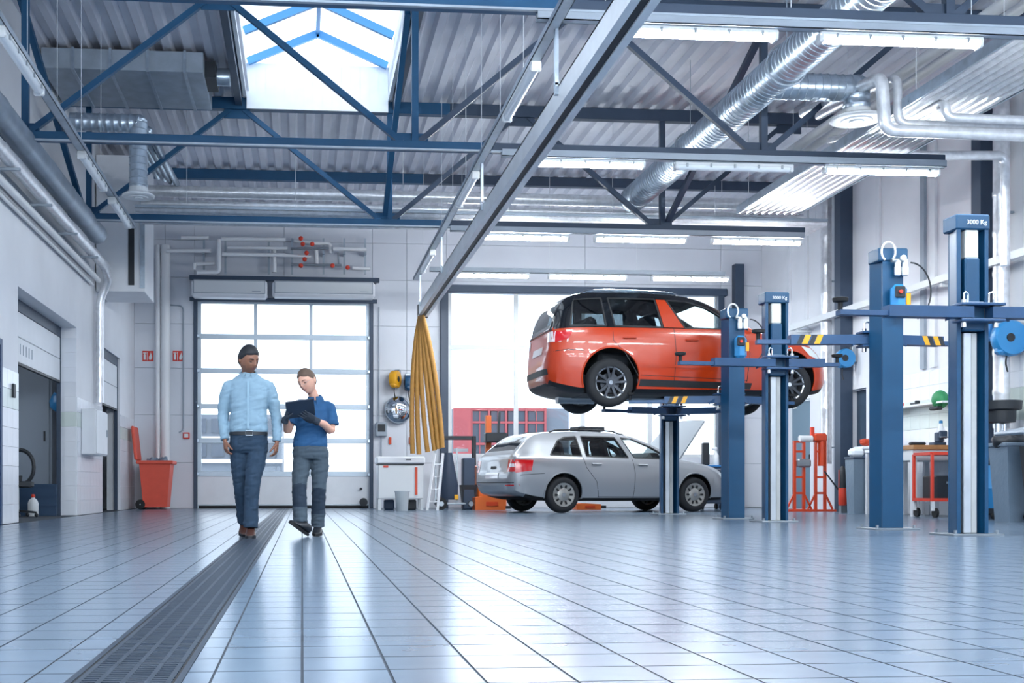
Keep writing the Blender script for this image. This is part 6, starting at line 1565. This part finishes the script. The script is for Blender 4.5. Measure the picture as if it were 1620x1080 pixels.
for k, (y, m_) in enumerate(((18.6, 'red'), (18.1, 'dark_plastic'))): t = thing('hand_tool', ['red clamp lying on the narrow wall shelf', 'black tool lying on the narrow wall shelf'][k], 'tool', (XR - .12, y, 1.81)); MB().bar((-.02, -.1, .02), (0, .1, .03), .03, .03).build('bar', m_, t, None); B(-.05, .03, -.13, -.09, 0, .07, .01).build('jaw', m_, t, 30)
# hose reels on the right side
for k, (px, py, X, m_, lb) in enumerate(((1350, 567, XR - .06, 'reel_blue', 'blue hose reel on the right wall above the orange press stand'), (1614, 535, XR - .06, 'reel_blue', 'blue hose reel on the right wall at the picture edge'), (1555, 520, XR - .30, 'yellow', 'yellow hose reel on the nearer dark column'), (1592, 523, XR - .06, 'lift_blue_light', 'pale blue hose reel right of the yellow reel'))):
    q = AX(px, py, X); reel(lb, (X, q.y, q.z), m_, (.18, .26, .16, .16)[k], R(-90))
# oil drainer and bins
p = AZ(1572, 820.5); od = thing('oil_drainer', 'blue drum oil drainer with a black catch pan on a silver column', 'oil drainer', (p.x, p.y, 0))
MB().lathe([(.2, .14), (.21, .16), (.21, .42), (.216, .43), (.21, .44), (.21, .72), (.2, .75), (.02, .75)], 28).build('drum', 'reel_blue', od); MB().lathe([(.17, .06), (.2, .08), (.21, .15), (.1, .15)], 24).build('base', 'dark_plastic', od)
for a in (0, 2.1, 4.2): MB().cyl((.18 * math.cos(a), .18 * math.sin(a) - .02, .05), (.18 * math.cos(a), .18 * math.sin(a) + .02, .05), .05, 14).build('caster', 'black_rubber', od)
MB().cyl((.06, 0, .75), (.06, 0, 1.35), .05, 16).build('column', 'chrome', od); MB().cyl((.16, 0, .75), (.16, 0, 1.35), .025, 12).build('pipe', 'chrome', od)
MB().lathe([(.06, 1.34), (.19, 1.36), (.2, 1.42), (.2, 1.52), (.27, 1.54), (.28, 1.66), (.26, 1.66), (.25, 1.56), (.02, 1.54)], 30, Matrix.Translation((.1, 0, 0))).build('catch_pan', 'dark_plastic', od)
B(-.02, .18, -.16, .16, .75, .86, .03).build('top_clutter', 'dark_plastic', od, 30); B(-.12, .06, -.2, -.1, .8, .95, .03).build('orange_rag', 'orange_box', od, 30)
p = AZ(1604, 826); gb2 = thing('refuse_bin', 'tall grey refuse bin lined with a black bag at the right edge', 'bin', (p.x + .02, p.y + .1, 0)); taper(MB(), .115, .15, .17, .2, 0, .98).build('body', 'bag', gb2, None); B(-.19, .19, -.22, .22, .96, 1.01, .01).build('rim', 'bag', gb2, None)
MB().cyl((.14, -.2, .07), (.14, -.15, .07), .07, 16).build('wheel', 'black_rubber', gb2)
blob('bin_liner', 'crumpled black bin liner hanging out of the grey refuse bin', 'bag', V(gb2.location) + V((-.02, 0, .9)), .19, 'dark_plastic', (1.05, 1.1, .7), 8, .22, 2, 26, 18)
p = AZ(1672, 829); gb3 = thing('refuse_bin', 'dark refuse bin half cut off by the right picture edge', 'bin', (p.x + .05, p.y + .2, 0)); taper(MB(), .16, .2, .22, .26, 0.05, .95).build('body', 'dark_plastic', gb3, None); MB().cyl((-.13, -.24, .08), (-.13, -.19, .08), .08, 16).build('wheel', 'black_rubber', gb3)
MB().cbox((-.2, -.05, 1.16), (.75, .6, .05), .02, M=Matrix.Rotation(R(-10), 4, 'Y')).build('lid', 'grey_paint', gb3, 30)
# ---- pipes under the roof at the upper left
for k in range(4):
    p0 = AY(200 + 12 * k, 190 + 5 * k, 16.6); tag(MB().tube(rounded([p0 + V((-.55, 0, 0)), p0, p0 + V((.0, .0, -.05)), p0 + V((.12, 2.6, -.1))], .2), .05, 10).build('roof_pipe', 'galv'), 'galvanised pipe bending away under the roof at the upper left, %s of four' % ['first', 'second', 'third', 'fourth'][k], 'pipe', 'roof pipes at the upper left')
# ================================================================== OUTSIDE
bd = thing('outdoor_building', 'red framed low building seen through the large window', 'building', (11.5, 62, 0))
YO = 60
def ob_(px0, px1, py0, py1, y, d, name, m, par): 
    a, b_ = AY(px0, py0, y), AY(px1, py1, y); return B(a.x, b_.x, y, y + d, max(-.02, b_.z), a.z).build(name, m, par, None, world=True)
ob_(718, 900, 645, 800, YO + .4, 6, 'hall', 'facade_grey', bd); ob_(718, 745, 645, 800, YO, .39, 'red_wall', 'facade_red', bd)
for (a, b_) in ((745, 773), (776, 800), (803, 832), (835, 862)):
    for (c, d) in ((650, 666), (670, 700), (704, 738)): w_ = ob_(a + 1, b_ - 1, c, d, YO + .2, .19, 'window', 'facade_pane', bd); m_ = (a + b_) / 2; ob_(m_ - .7, m_ + .7, c, d, YO + .12, .07, 'glazing_bar', 'facade_red', w_)
for (c, d) in ((645, 650), (666, 670), (700, 704), (738, 800)): ob_(745, 862, c, d, YO + .1, .29, 'facade_rail', 'facade_red', bd)
for a in (745, 773, 800, 832, 862): ob_(a - .8, a + 2.6, 645, 800, YO + .08, .3, 'facade_post', 'facade_red', bd)
bd2 = thing('outdoor_building', 'pale blue low building seen through the glazed door', 'building', (-3.5, 70, 0))
ob_(300, 446, 655, 800, 70, 8, 'hall', 'facade_grey', bd2)
for (c, d) in ((690, 698), (726, 732)): ob_(299, 447, c, d, 69.7, .28, 'parapet', 'white_paint', bd2)
for k in range(5):
    for (c, d) in ((662, 684), (702, 722)): ob_(306 + 28 * k, 326 + 28 * k, c, d, 69.8, .19, 'window', 'facade_pane', bd2)
